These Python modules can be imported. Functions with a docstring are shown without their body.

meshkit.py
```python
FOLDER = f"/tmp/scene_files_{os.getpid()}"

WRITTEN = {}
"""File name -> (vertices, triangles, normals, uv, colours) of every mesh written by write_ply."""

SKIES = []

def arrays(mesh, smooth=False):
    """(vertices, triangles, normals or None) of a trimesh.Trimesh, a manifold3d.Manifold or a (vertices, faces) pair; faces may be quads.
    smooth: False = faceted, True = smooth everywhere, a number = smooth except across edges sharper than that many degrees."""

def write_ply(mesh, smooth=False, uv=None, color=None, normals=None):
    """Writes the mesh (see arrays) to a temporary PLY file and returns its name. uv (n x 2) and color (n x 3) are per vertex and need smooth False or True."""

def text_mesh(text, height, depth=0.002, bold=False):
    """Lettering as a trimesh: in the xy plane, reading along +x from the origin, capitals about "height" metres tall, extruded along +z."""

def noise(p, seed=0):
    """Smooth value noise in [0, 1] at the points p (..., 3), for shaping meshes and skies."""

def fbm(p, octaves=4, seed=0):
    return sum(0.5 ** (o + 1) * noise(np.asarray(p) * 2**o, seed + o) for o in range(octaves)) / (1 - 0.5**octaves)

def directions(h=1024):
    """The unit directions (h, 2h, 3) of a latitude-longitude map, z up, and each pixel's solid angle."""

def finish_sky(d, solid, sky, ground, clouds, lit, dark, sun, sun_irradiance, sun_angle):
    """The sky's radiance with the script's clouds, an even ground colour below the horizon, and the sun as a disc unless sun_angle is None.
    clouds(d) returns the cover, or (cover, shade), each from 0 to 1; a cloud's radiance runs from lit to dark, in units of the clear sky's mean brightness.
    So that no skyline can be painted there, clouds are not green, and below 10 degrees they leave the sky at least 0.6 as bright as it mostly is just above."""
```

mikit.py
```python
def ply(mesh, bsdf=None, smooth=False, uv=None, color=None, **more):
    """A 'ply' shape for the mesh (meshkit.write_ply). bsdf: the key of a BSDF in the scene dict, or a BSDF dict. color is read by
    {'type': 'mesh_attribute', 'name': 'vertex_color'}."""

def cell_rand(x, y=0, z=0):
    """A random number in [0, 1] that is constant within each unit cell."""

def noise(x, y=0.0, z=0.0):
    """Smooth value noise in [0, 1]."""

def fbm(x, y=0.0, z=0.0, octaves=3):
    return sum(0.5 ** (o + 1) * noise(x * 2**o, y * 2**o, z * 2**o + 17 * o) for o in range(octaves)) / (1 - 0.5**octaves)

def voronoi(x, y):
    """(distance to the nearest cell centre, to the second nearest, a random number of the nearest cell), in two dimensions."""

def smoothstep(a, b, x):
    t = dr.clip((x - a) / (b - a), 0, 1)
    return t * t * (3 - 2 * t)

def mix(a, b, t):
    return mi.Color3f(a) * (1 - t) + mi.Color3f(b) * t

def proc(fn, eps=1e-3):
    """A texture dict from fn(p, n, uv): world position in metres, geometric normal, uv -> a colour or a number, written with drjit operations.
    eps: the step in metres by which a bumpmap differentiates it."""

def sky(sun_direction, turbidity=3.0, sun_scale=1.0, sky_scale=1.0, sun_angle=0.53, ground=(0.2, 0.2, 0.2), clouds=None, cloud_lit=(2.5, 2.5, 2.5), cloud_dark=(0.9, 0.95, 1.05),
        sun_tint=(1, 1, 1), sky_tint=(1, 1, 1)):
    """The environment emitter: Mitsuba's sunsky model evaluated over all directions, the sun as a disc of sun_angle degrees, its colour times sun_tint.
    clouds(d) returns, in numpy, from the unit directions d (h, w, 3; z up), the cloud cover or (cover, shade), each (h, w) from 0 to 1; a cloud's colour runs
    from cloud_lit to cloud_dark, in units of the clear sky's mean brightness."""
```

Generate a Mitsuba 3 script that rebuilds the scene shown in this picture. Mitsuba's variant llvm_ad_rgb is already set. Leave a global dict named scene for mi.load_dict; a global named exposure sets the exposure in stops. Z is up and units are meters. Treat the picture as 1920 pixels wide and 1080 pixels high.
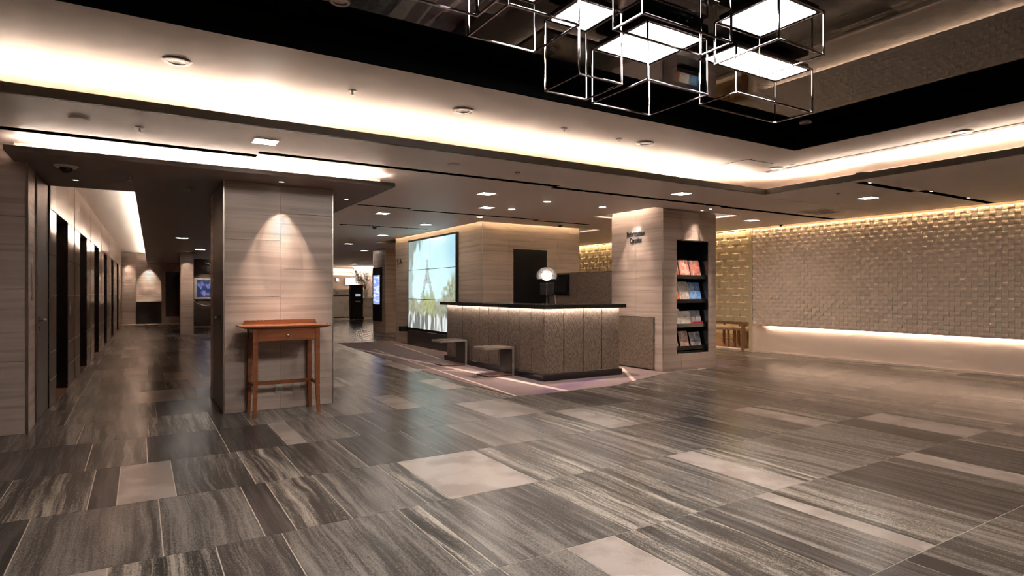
import math, random
import numpy as np, trimesh, manifold3d as m3, mitsuba as mi, drjit as dr
import mikit, meshkit
from mikit import proc, noise, fbm, smoothstep, mix, cell_rand, ply
from shapely.geometry import Polygon, box as sbox
from shapely.ops import unary_union

T = mi.ScalarTransform4f
scene = {'type': 'scene'}
labels = {}

# ---------------------------------------------------------------- camera, lights, exposure
YAW = math.radians(31.699)
scene['camera'] = {'type': 'perspective', 'fov': 80.69, 'fov_axis': 'x', 'near_clip': 0.05, 'far_clip': 200.0,
                   'principal_point_offset_y': -7 / 1080,
                   'to_world': T().look_at(origin=[0, 0, 1.3], target=[math.sin(YAW), math.cos(YAW), 1.3], up=[0, 0, 1])}
exposure = 2.2
WARM = (1.0, 0.78, 0.61)
AMBER = (1.0, 0.72, 0.42)
NEUT = (1.0, 0.88, 0.76)
COVE, COVE_R, SLAB, CUBE, DOWN, HALL = 14.0, 14.0, 12.0, 14.0, 16.0, 42.0


def em(color, power, weight=1.0):
    return {'type': 'area', 'radiance': {'type': 'rgb', 'value': [c * power for c in color]}, 'sampling_weight': weight}


# ---------------------------------------------------------------- helpers
def rgb(*c):
    return {'type': 'rgb', 'value': list(c)}


def bsdf(key, d, two=True):
    scene[key] = {'type': 'twosided', 'bsdf': d} if two else d


def numbered(name):
    if not any(k == name or k.startswith(name + '__') for k in used):
        used.add(name)
        return name
    i = 1
    while f'{name}_{i:03d}' in used:
        i += 1
    used.add(f'{name}_{i:03d}')
    return f'{name}_{i:03d}'


used = set()


def put(name, mesh, m, parent=None, smooth=False, uv=None, emitter=None, to_world=None, label=None, kind=None):
    key = numbered((parent + '__' if parent else '') + name)
    d = ply(mesh, m, smooth, uv) if not isinstance(mesh, dict) else dict(mesh)
    if emitter:
        d['emitter'] = emitter
    if to_world is not None:
        d['to_world'] = to_world
    scene[key] = d
    if label or kind:
        labels[key] = {}
        if label:
            labels[key]['label'] = label
        if kind:
            labels[key]['kind'] = kind
    return key


def thing(name, label, cat, group=None):
    key = numbered(name)
    labels[key] = {'label': label, 'category': cat}
    if group:
        labels[key]['group'] = group
    return key


def struct(name, label=None):
    key = numbered(name)
    labels[key] = {'kind': 'structure'}
    if label:
        labels[key]['label'] = label
    return key


def tag(key, label, cat, group=None):
    labels[key] = {'label': label, 'category': cat}
    if group:
        labels[key]['group'] = group


def bx(x0, x1, y0, y1, z0, z1):
    m = trimesh.creation.box((abs(x1 - x0), abs(y1 - y0), abs(z1 - z0)))
    m.apply_translation(((x0 + x1) / 2, (y0 + y1) / 2, (z0 + z1) / 2))
    return m


def cb(x0, x1, y0, y1, z0, z1, c=0.003):
    """chamfered box"""
    lo, hi = np.array([x0, y0, z0]), np.array([x1, y1, z1])
    c = min(c, *(0.45 * (hi - lo)))
    pts = []
    for a in range(3):
        l, h = lo + c, hi - c
        l[a], h[a] = lo[a], hi[a]
        pts += [[(l, h)[i][0], (l, h)[j][1], (l, h)[k][2]] for i in (0, 1) for j in (0, 1) for k in (0, 1)]
    return hull(pts)


def hull(pts):
    m = m3.Manifold.hull_points(np.asarray(pts, float)).to_mesh()
    return trimesh.Trimesh(m.vert_properties[:, :3], m.tri_verts, process=False)


def cat(*ms):
    return trimesh.util.concatenate([x for m in ms for x in (m if isinstance(m, (list, tuple)) else [m])])


def cyl(x, y, z0, z1, r, n=20, r2=None):
    return lathe([(0, z0), (r, z0), (r if r2 is None else r2, z1), (0, z1)], x, y, n)


def lathe(prof, x=0, y=0, n=24):
    m = trimesh.creation.revolve(np.array(prof, float), sections=n)
    m.apply_translation((x, y, 0))
    if m.volume < 0:
        m.invert()
    return m


def bar(p, q, r, n=8):
    return trimesh.creation.cylinder(r, segment=[p, q], sections=n)


def sqbar(p, q, w, h=None):
    """square section bar along an axis"""
    p, q = np.array(p, float), np.array(q, float)
    lo, hi = np.minimum(p, q), np.maximum(p, q)
    d = np.argmax(hi - lo)
    ex = np.array([w / 2] * 3)
    ex[d] = w / 2
    lo, hi = lo - ex, hi + ex
    return cb(lo[0], hi[0], lo[1], hi[1], lo[2], hi[2], w * 0.18)


def slab(poly, z0, z1):
    polys = getattr(poly, 'geoms', [poly])
    out = []
    for p in polys:
        m = trimesh.creation.extrude_polygon(p, z1 - z0, engine='earcut')
        m.apply_translation((0, 0, z0))
        out.append(m)
    return cat(out)


UVQ = np.array([[0, 0], [1, 0], [1, 1], [0, 1]], float)


def quad_x(x, y0, y1, z0, z1):
    """a screen face looking towards -x"""
    return trimesh.Trimesh([[x, y1, z0], [x, y0, z0], [x, y0, z1], [x, y1, z1]], [[0, 1, 2], [0, 2, 3]], process=False)


def quad_down(x0, x1, y0, y1, z):
    return trimesh.Trimesh([[x0, y0, z], [x0, y1, z], [x1, y1, z], [x1, y0, z]], [[0, 1, 2], [0, 2, 3]], process=False)


def sh(m):
    """the lift hall is turned a little against the lobby"""
    m = m.copy()
    v = m.vertices.copy()
    v[:, 0] += 0.0147 * (v[:, 1] - 7)
    m.vertices = v
    return m


F2 = np.array([math.sin(YAW), math.cos(YAW)])
R2 = np.array([math.cos(YAW), -math.sin(YAW)])


def dist_if_seen(x, y):
    """distance in front of the view, or a large number outside of it (which repeats are built one by one)"""
    p = np.array([x, y])
    d, s = p @ F2, p @ R2
    return d if d > 0.6 and abs(s) < 0.88 * d + 0.3 else 1e3 + abs(d)


# ---------------------------------------------------------------- materials
def stone_fn(c0, c1, c2, seed):
    def f(p, n, uv):
        h = p.x + p.y
        q = p.z + 0.012 * noise(h * 2.1, p.z * 3, seed)
        v = fbm(h * 0.55 + seed, q * 26.0, seed, 4)
        w = noise(h * 1.7, q * 95.0, seed + 5)
        t = smoothstep(0.28, 0.72, v) * 0.62 + 0.38 * w
        c = mix(c0, c1, t)
        return mix(c, c2, smoothstep(0.66, 0.80, noise(h * 0.9, q * 34.0, seed + 9)) * 0.6)
    return f


bsdf('mat_stone', {'type': 'principled', 'base_color': proc(stone_fn((.37, .29, .25), (.47, .38, .335), (.30, .23, .195), 3)), 'roughness': 0.32, 'specular': 0.4})
bsdf('mat_stone_b', {'type': 'principled', 'base_color': proc(stone_fn((.40, .31, .25), (.50, .395, .325), (.32, .24, .185), 21)), 'roughness': 0.28, 'specular': 0.45})
bsdf('mat_ceiling', {'type': 'principled', 'base_color': rgb(.61, .535, .49), 'roughness': 0.5, 'specular': 0.35})
bsdf('mat_cove', {'type': 'diffuse', 'reflectance': rgb(.72, .67, .60)})
bsdf('mat_lip', {'type': 'principled', 'base_color': rgb(.022, .018, .012), 'roughness': 0.45, 'specular': 0.2})
bsdf('mat_soffit', {'type': 'principled', 'base_color': rgb(.13, .105, .09), 'roughness': 0.45})
bsdf('mat_black', {'type': 'principled', 'base_color': rgb(.005, .005, .0055), 'roughness': 0.55, 'specular': 0.2})
bsdf('mat_blackmatte', {'type': 'diffuse', 'reflectance': rgb(.004, .004, .004)})
bsdf('mat_mirror', {'type': 'plastic', 'diffuse_reflectance': rgb(.003, .003, .003), 'int_ior': 1.55})
bsdf('mat_blackgloss', {'type': 'principled', 'base_color': rgb(.010, .009, .009), 'roughness': 0.12, 'specular': 0.5})
bsdf('mat_chrome', {'type': 'roughconductor', 'material': 'Cr', 'alpha': 0.03, 'specular_reflectance': rgb(.75, .72, .70)})
bsdf('mat_steel', {'type': 'principled', 'base_color': rgb(.55, .50, .45), 'metallic': 1.0, 'roughness': 0.28})
bsdf('mat_silver', {'type': 'principled', 'base_color': rgb(.62, .58, .54), 'metallic': 0.9, 'roughness': 0.35})
bsdf('mat_doorgrey', {'type': 'principled', 'base_color': rgb(.145, .130, .122), 'metallic': 0.25, 'roughness': 0.38})
bsdf('mat_fitting', {'type': 'principled', 'base_color': rgb(.13, .12, .115), 'metallic': 0.3, 'roughness': 0.35})
bsdf('mat_whitepaint', {'type': 'principled', 'base_color': rgb(.62, .60, .57), 'roughness': 0.45})
bsdf('mat_greymetal', {'type': 'principled', 'base_color': rgb(.30, .28, .265), 'metallic': 0.4, 'roughness': 0.35})
bsdf('mat_grout', {'type': 'diffuse', 'reflectance': rgb(.46, .40, .35)})
bsdf('mat_lift', {'type': 'principled', 'base_color': rgb(.25, .205, .172), 'metallic': 0.5, 'roughness': 0.09, 'specular': 0.6})
bsdf('mat_sill', {'type': 'principled', 'base_color': rgb(.10, .045, .035), 'roughness': 0.4})
bsdf('mat_lowerwall', {'type': 'principled', 'base_color': proc(lambda p, n, uv: mix((.64, .53, .45), (.70, .59, .51), fbm(p.y * 1.1, p.z * 2.2, 4))), 'roughness': 0.5})
bsdf('mat_weave', {'type': 'principled', 'base_color': rgb(.66, .545, .455), 'roughness': 0.5})
bsdf('mat_weaveback', {'type': 'diffuse', 'reflectance': rgb(.17, .125, .09)})
bsdf('mat_gold', {'type': 'principled', 'base_color': rgb(.62, .525, .36), 'metallic': 0.15, 'roughness': 0.38})
bsdf('mat_screenoff', {'type': 'principled', 'base_color': rgb(.018, .018, .020), 'roughness': 0.15})
bsdf('mat_lamp', {'type': 'diffuse', 'reflectance': rgb(.6, .6, .6)})
bsdf('mat_lens', {'type': 'diffuse', 'reflectance': rgb(.8, .8, .8)})


def lacquer(p, n, uv):
    a = noise(p.x * 110 + 40, p.y * 110, p.z * 30)
    b = fbm(p.x * 260, p.y * 260, p.z * 75)
    return mix((.10, .074, .058), (.235, .18, .142), smoothstep(.25, .75, 0.45 * a + 0.55 * b))


bsdf('mat_fibre', {'type': 'principled', 'base_color': proc(lacquer), 'roughness': 0.42, 'specular': 0.45})


def tile_fn(dark, light, lo, hi, seed, speck):
    def f(p, n, uv):
        x, y = uv.x, uv.y
        wob = 0.050 * noise(x * 3.0, y * 1.6, seed) + 0.018 * noise(x * 9.0, y * 5.0, seed + 2)
        u = x + wob
        s = 0.5 + 0.8 * (fbm(u * 27.0, y * 0.95, seed, 3) - 0.5)
        f = 0.6 * noise(u * 120.0, y * 4.5, seed + 3) + 0.4 * noise(u * 260.0, y * 9.0, seed + 5)
        b = noise(x * 2.3, y * 0.9, seed + 7)
        k = 0.6 * noise(x * 430.0, y * 300.0, seed + 4) + 0.4 * noise(x * 210.0, y * 130.0, seed + 6)
        t = smoothstep(lo, hi, s + 0.22 * (b - 0.5) + 0.42 * (f - 0.5) + speck * (k - 0.5))
        return mix(dark, light, t)
    return f


def tile_bsdf(key, fn):
    bsdf(key, {'type': 'roughplastic', 'diffuse_reflectance': proc(fn), 'alpha': 0.07, 'int_ior': 1.27, 'nonlinear': False})


tile_bsdf('mat_tile_dark', tile_fn((.033, .030, .030), (.105, .096, .093), .30, 1.05, 1, .40))
tile_bsdf('mat_tile_mid', tile_fn((.043, .039, .037), (.228, .206, .187), .24, 1.0, 2, .60))
tile_bsdf('mat_tile_streak', tile_fn((.036, .033, .031), (.36, .322, .282), .31, .90, 3, .55))
tile_bsdf('mat_tile_grain', tile_fn((.048, .044, .042), (.230, .208, .190), .14, 1.0, 4, .85))


def light_tile(p, n, uv):
    a = fbm(uv.x * 4.5, uv.y * 4.5, 7.0, 4)
    return mix((.245, .207, .187), (.325, .284, .262), smoothstep(.35, .65, a + .10 * (noise(uv.x * 160, uv.y * 160, 2) - .5)))


tile_bsdf('mat_tile_light', light_tile)


def seg_dist(p, a, b):
    ax, ay, bx_, by = *a, *b
    dx, dy = bx_ - ax, by - ay
    t = dr.clip(((p.x - ax) * dx + (p.y - ay) * dy) / (dx * dx + dy * dy), 0, 1)
    return dr.sqrt(dr.square(p.x - ax - t * dx) + dr.square(p.y - ay - t * dy))


def carpet_fn(p, n, uv):
    base = mix((.150, .112, .118), (.215, .165, .165), fbm(p.x * 1.2, p.y * 1.2, 3.0))
    base = mix(base, (.115, .068, .150), smoothstep(.26, .0, seg_dist(p, (4.5, 6.42), (5.8, 7.0))) * .6)
    for a, b, w in (((4.10, 14.3), (4.75, 6.35), .045), ((4.49, 13.2), (3.98, 6.35), .018), ((3.96, 9.38), (4.87, 8.43), .02), ((6.99, 7.76), (6.11, 6.51), .03),
                    ((7.23, 6.39), (8.17, 7.03), .05), ((5.39, 14.3), (4.93, 10.6), .018)):
        base = mix(base, (.46, .36, .335), smoothstep(w + .012, w - .006, seg_dist(p, a, b)))
    return base * (0.86 + 0.28 * noise(p.x * 150, p.y * 150, 1.0))


bsdf('mat_carpet', {'type': 'diffuse', 'reflectance': proc(carpet_fn)})


def wood_fn(p, n, uv):
    q = p.x + 0.3 * p.y
    g = fbm(q * 3 + 1.3 * p.z, (p.z + p.y) * 40.0, 2.0)
    return mix((.155, .050, .021), (.245, .086, .036), g)


bsdf('mat_wood', {'type': 'principled', 'base_color': proc(wood_fn), 'roughness': 0.28, 'specular': 0.5})
bsdf('mat_cafe_wood', {'type': 'principled', 'base_color': rgb(.22, .12, .06), 'roughness': 0.4})
bsdf('mat_cream', {'type': 'diffuse', 'reflectance': rgb(.62, .52, .38)})
bsdf('mat_farwall', {'type': 'diffuse', 'reflectance': rgb(.42, .34, .28)})
bsdf('mat_leaf', {'type': 'diffuse', 'reflectance': rgb(.10, .09, .05)})
bsdf('mat_marble', {'type': 'principled', 'base_color': proc(lambda p, n, uv: mix((.55, .49, .43), (.33, .28, .24), smoothstep(.55, .75, fbm(p.x * 4, p.z * 4, p.y * 3, 4)))), 'roughness': 0.3})
bsdf('mat_darkpanel', {'type': 'principled', 'base_color': rgb(.035, .028, .025), 'roughness': 0.3})
bsdf('mat_seat', {'type': 'diffuse', 'reflectance': rgb(.07, .053, .045)})
bsdf('mat_red', {'type': 'diffuse', 'reflectance': rgb(.42, .03, .06)})
bsdf('mat_blackglass', {'type': 'plastic', 'diffuse_reflectance': rgb(.006, .007, .009), 'int_ior': 1.6})


def cover_fn(base, ink, accent, seed, lines):
    def f(p, n, uv):
        c = mix(base, accent, smoothstep(.50, .62, noise(p.x * 17 + seed, p.z * 17, seed)))
        l = smoothstep(.45, .6, noise(p.x * 90, p.z * lines, seed + 2)) * smoothstep(.4, .55, noise(p.x * 10, p.z * 14, seed + 6))
        return mix(c, ink, l * 0.8)
    return f


for k_, a_ in {'pink': ((.42, .15, .12), (.10, .03, .03), (.50, .36, .30), 3, 40), 'orange': ((.55, .17, .04), (.50, .40, .26), (.42, .06, .03), 8, 60), 'white': ((.60, .56, .52), (.16, .13, .12), (.50, .47, .44), 5, 140),
               'blue': ((.07, .17, .40), (.50, .52, .50), (.16, .32, .55), 12, 50), 'slate': ((.20, .21, .25), (.50, .48, .46), (.11, .12, .16), 17, 80), 'floral': ((.48, .40, .36), (.32, .10, .08), (.44, .24, .20), 29, 120)}.items():
    bsdf('mat_cover_' + k_, {'type': 'principled', 'base_color': proc(cover_fn(*a_)), 'roughness': 0.3})


# ---------------------------------------------------------------- floor
ROW0, PITCH = 2.452, 0.965
floor = struct('floor', 'floor of large streaked grey stone tiles with pale accent tiles')
put('bed', bx(-9, 20, -4, 40, -0.12, -0.0015), 'mat_grout', floor)
fixed = {  # row -> tiles that the photograph shows plainly: (x0, x1, finish)
    -1: [(1.84, 2.15, 'light'), (3.33, 3.47, 'light'), (5.06, 5.34, 'light')],
    0: [(-.90, -.60, 'streak'), (-.44, -.13, 'light'), (-.13, .33, 'streak'), (.33, .65, 'mid'), (.65, 1.31, 'mid'), (1.31, 1.44, 'streak'), (1.44, 2.28, 'mid'), (2.28, 2.58, 'streak'), (3.54, 3.84, 'light'), (6.27, 6.77, 'light')],
    1: [(-.53, .10, 'grain'), (.10, .57, 'grain'), (.57, .73, 'dark'), (.73, 1.04, 'streak'), (1.04, 1.51, 'mid'), (1.51, 1.67, 'streak'), (1.67, 2.33, 'light'), (2.33, 2.9, 'streak'), (5.55, 5.86, 'light')],
    2: [(-.74, -.27, 'streak'), (-.27, -.12, 'dark'), (-.12, .20, 'light'), (.20, .67, 'mid'), (.67, .98, 'streak'), (.98, 1.45, 'mid'), (3.83, 4.13, 'light')],
    3: [(-.96, -.34, 'dark'), (-.34, .05, 'mid'), (.05, .62, 'dark'), (.62, 1.07, 'dark'), (1.07, 1.23, 'light'), (1.23, 1.70, 'grain'), (1.95, 2.55, 'dark'), (3.12, 3.73, 'light')],
    4: [(-.46, .07, 'mid'), (.07, .62, 'streak'), (2.42, 2.72, 'light')],
    5: [(3.45, 3.78, 'light')], 6: [(-.02, .46, 'light'), (2.05, 2.4, 'light')], 8: [(.32, .76, 'light')], 9: [(-.21, .11, 'light')],
}
CARPET = Polygon([(3.95, 6.31), (5.6, 6.33), (7.0, 6.83), (9.3, 7.02), (9.3, 7.6), (8.54, 7.6), (8.54, 7.00), (7.17, 7.00), (7.17, 10.3), (5.68, 10.3), (5.68, 15.2), (4.25, 15.25), (3.93, 9.0)])
rng = random.Random(5)
tiles = []
for r in range(-5, 26):
    y0, y1 = ROW0 + r * PITCH, ROW0 + (r + 1) * PITCH
    fx = sorted(fixed.get(r, []))
    x, xe = (-6.6, 11.30) if r < 5 else (-1.4, 11.30)
    spans = []
    for a, b, k in fx + [(xe, xe, None)]:
        while x < a - 1e-6:
            w = rng.choice([.155, .31, .31, .465, .465, .62, .62, .77])
            if a - x - w < 0.12:
                w = a - x
            kind = rng.choices(['dark', 'mid', 'streak', 'grain', 'light'], [20, 38, 18, 24, 0 if -2 < r < 4 else 6])[0]
            spans.append((x, x + w, kind))
            x += w
        if k:
            spans.append((a, b, k))
            x = b
    for a, b, k in spans:
        tiles.append((dist_if_seen((a + b) / 2, (y0 + y1) / 2), a, b, y0, y1, k))
tiles.sort(key=lambda t: t[0])
GX, GY = 0.0032, 0.0024


def tile_mesh(a, b, y0, y1):
    m = bx(a + GX, b - GX, y0 + GY, y1 - GY, -0.02, 0.0)
    uv = m.vertices[:, :2] + np.array([rng.uniform(0, 60), rng.uniform(0, 60)])
    return m, uv


for t in tiles[:300]:
    m_, uv_ = tile_mesh(*t[1:5])
    put('tile', m_, 'mat_tile_' + t[5], floor, uv=uv_)
for fin in ('dark', 'mid', 'streak', 'grain', 'light'):
    ms, us = zip(*[tile_mesh(*t[1:5]) for t in tiles[300:] if t[5] == fin])
    put('far_tiles_' + {'dark': 'black', 'mid': 'grey', 'streak': 'veined', 'grain': 'speckled', 'light': 'pale'}[fin], cat(ms), 'mat_tile_' + fin, floor, uv=np.vstack(us), kind='stuff')
cp = put('carpet', slab(CARPET.buffer(-0.01), 0.0, 0.004), 'mat_carpet')
tag(cp, 'mauve grey carpet with pale diagonal lines lying around the information counter', 'carpet')

# ---------------------------------------------------------------- ceilings
ZL, ZU, ZM, ZS = 2.65, 2.90, 3.076, 2.485
ceil = struct('ceiling')
SLOTS = [(-1.0, .985, 6.37, 6.49), (.985, 4.55, 6.21, 6.31), (4.55, 7.9, 6.31, 6.41), (7.9, 11.0, 6.34, 6.45), (2.87, 3.75, 9.16, 9.25), (3.75, 6.35, 9.30, 9.39), (6.35, 7.7, 9.46, 9.55),
         (7.55, 8.89, 4.02, 4.12), (8.89, 11.05, 3.93, 4.03), (3.4, 5.3, 12.0, 12.1)]
SQ = [(.96, 5.77), (4.06, 7.24), (4.73, 8.43), (3.56, 10.0), (4.89, 11.21), (4.94, 13.87), (6.34, 5.83), (8.91, 4.68), (9.84, 7.31), (5.0, 16.84), (6.28, 19.4), (7.6, 28.4), (8.9, 29.0)]
DOWNS = [(5.19, 7.40), (5.17, 8.38), (6.27, 7.41), (5.22, 9.56)]
low = unary_union([sbox(-8, 5.29, 11.09, 34), sbox(7.39, -4, 11.09, 5.3)]).difference(sbox(7.45, 5.415, 11.0, 5.423))
low = low.difference(sbox(-1.1, 8.42, 2.0, 30)).difference(Polygon([(6.98, 6.98), (9.02, 6.98), (9.02, 8.5), (6.98, 8.5)])).difference(sbox(5.57, 10.18, 8.56, 16.2))
for s in SLOTS:
    low = low.difference(sbox(s[0] - .004, s[2] - .004, s[1] + .004, s[3] + .004))
for x, y in SQ:
    low = low.difference(sbox(x - .1, y - .1, x + .1, y + .1))
put('lower_panel', slab(low, ZL, ZL + .03), 'mat_ceiling', ceil)
put('cover_strip', bx(11.02, 11.7, -4, 34, ZL + .16, ZL + .19), 'mat_cove', ceil)
put('cover_strip', bx(11.07, 11.09, -4, 34, ZL + .001, ZL + .16), 'mat_cove', ceil)
# tray over the lobby: lip, cove, upper ceiling, black recess with its polished black top
put('lip', bx(-8, 7.36, 5.26, 5.31, ZL, ZL + .07), 'mat_lip', ceil)
put('lip', bx(7.36, 7.41, -4, 5.31, ZL, ZL + .07), 'mat_lip', ceil)
put('cove_back', bx(-8, 8.3, 6.05, 6.08, ZL + .1, ZU), 'mat_cove', ceil)
put('cove_back', bx(8.25, 8.28, -4, 6.08, ZL + .1, ZU), 'mat_cove', ceil)
put('upper_panel', slab(sbox(-8, -4, 8.3, 6.08).difference(sbox(-8.1, -4.1, 6.30, 4.115)), ZU, ZU + .03), 'mat_ceiling', ceil)
put('recess_fascia', bx(-8, 6.285, 4.10, 4.13, ZU - .001, ZM + .02), 'mat_blackmatte', ceil)
put('recess_fascia', bx(6.285, 6.315, -4, 4.13, ZU - .001, ZM + .02), 'mat_blackmatte', ceil)
put('polished_top', bx(-8, 6.29, -4, 4.11, ZM, ZM + .02), 'mat_mirror', ceil)
put('light_strip', bx(-8, 7.3, 5.40, 5.46, ZL + .035, ZL + .05), 'mat_lamp', ceil, emitter=em(WARM, COVE, 3))
put('light_strip', bx(7.50, 7.56, -4, 5.3, ZL + .035, ZL + .05), 'mat_lamp', ceil, emitter=em(WARM, COVE_R, 3))
# dark slots
for a, b, y0, y1 in SLOTS:
    k = thing('ceiling_slot', 'x', 'ceiling slot')
    put('channel', cat(bx(a, b, y0 - .005, y0, ZL, ZL + .12), bx(a, b, y1, y1 + .005, ZL, ZL + .12), bx(a, b, y0, y1, ZL + .10, ZL + .12), bx(a - .005, a, y0, y1, ZL, ZL + .12), bx(b, b + .005, y0, y1, ZL, ZL + .12)), 'mat_blackmatte', k)
for k, t in zip([k for k in labels if k.startswith('ceiling_slot')], ['long black ceiling slot running above the glowing soffit of the lift hall', 'black ceiling slot starting above the console table pillar, next section to the right',
        'black ceiling slot running in front of the information counter towards its pillar', 'black ceiling slot to the right of the information pillar', 'short black ceiling slot beside the right end of the soffit',
        'black ceiling slot over the left end of the video wall', 'black ceiling slot over the dark doorway behind the counter', 'black ceiling slot on the right, first section under the cove', 'black ceiling slot on the right ending at the woven wall', 'far black ceiling slot in the corridor past the video wall']):
    labels[k]['label'] = t
SL = [(0, .01, 6.43), (1, 1.81, 6.26), (1, 3.54, 6.26), (2, 5.26, 6.36), (2, 6.88, 6.36), (7, 7.81, 4.07), (8, 9.19, 3.98), (8, 10.31, 3.98), (3, 8.49, 6.395), (3, 10.28, 6.395), (5, 4.28, 9.345), (4, 2.95, 9.205)]
names = ['ceiling_slot'] + [f'ceiling_slot_{i:03d}' for i in range(1, 10)]
for i, x, y in SL:
    put('spotlight', lathe([(0, ZL + .02), (.034, ZL + .02), (.042, ZL + .035), (.042, ZL + .10), (0, ZL + .10)], x, y, 14), 'mat_silver', names[i])
    put('spotlight__lens', lathe([(0, ZL + .0185), (.026, ZL + .0185), (.026, ZL + .0195), (0, ZL + .0195)], x, y, 12), 'mat_lens', names[i], emitter=em(NEUT, 5, .15))

# square luminous downlights
sq_l = ['square ceiling light over the lobby edge, largest, above the console table pillar', 'square ceiling light nearer of the pair between the soffit and the counter', 'square ceiling light farther of the pair between the soffit and the counter',
        'square ceiling light beside the right end of the dark soffit', 'square ceiling light above the left edge of the video wall', 'square ceiling light in the corridor, just past the video wall', 'square ceiling light in front of the information pillar',
        'square ceiling light on the right before the woven wall', 'square ceiling light between the information pillar and the woven wall', 'small far square ceiling light in the corridor, left one', 'farthest small square ceiling light before the corridor pillar', 'tiny square ceiling light in front of the far reception desk', 'tiny square ceiling light above the far black kiosk']
for (x, y), l in zip(SQ, sq_l):
    k = thing('square_ceiling_light', l, 'ceiling light')
    fr = slab(sbox(x - .112, y - .112, x + .112, y + .112).difference(sbox(x - .097, y - .097, x + .097, y + .097)), ZL - .006, ZL)
    put('frame', fr, 'mat_whitepaint', k)
    put('diffuser', bx(x - .1, x + .1, y - .1, y + .1, ZL + .012, ZL + .02), 'mat_lens', k, emitter=em(NEUT, DOWN, 1))
# bright round downlights over the counter
for (x, y), l in zip(DOWNS, ['bright round downlight over the near corner of the counter', 'bright round downlight over the middle of the counter', 'bright round downlight nearest the information pillar', 'bright round downlight at the corner of the stone core by the video wall']):
    k = thing('round_downlight', l, 'downlight')
    put('trim_ring', lathe([(.052, ZL - .004), (.066, ZL - .004), (.066, ZL), (.052, ZL)], x, y, 20), 'mat_whitepaint', k)
    put('lens', lathe([(0, ZL - .012), (.030, ZL - .010), (.052, ZL - .003), (.052, ZL), (0, ZL)], x, y, 20), 'mat_lens', k, emitter=em(NEUT, 22, 1))


def spot(name, o, t, power, cut, beam, color=WARM):
    scene[name] = {'type': 'spot', 'intensity': rgb(*[c * power for c in color]), 'cutoff_angle': cut, 'beam_width': beam, 'to_world': T().look_at(origin=list(o), target=list(t), up=[0.3, 1, 0.1])}


for i, (x, y) in enumerate(DOWNS[:3]):
    spot(f'light_down_{i}', (x, y, ZL - .02), (x, y, 0), 4.5, 42, 15)

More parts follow.
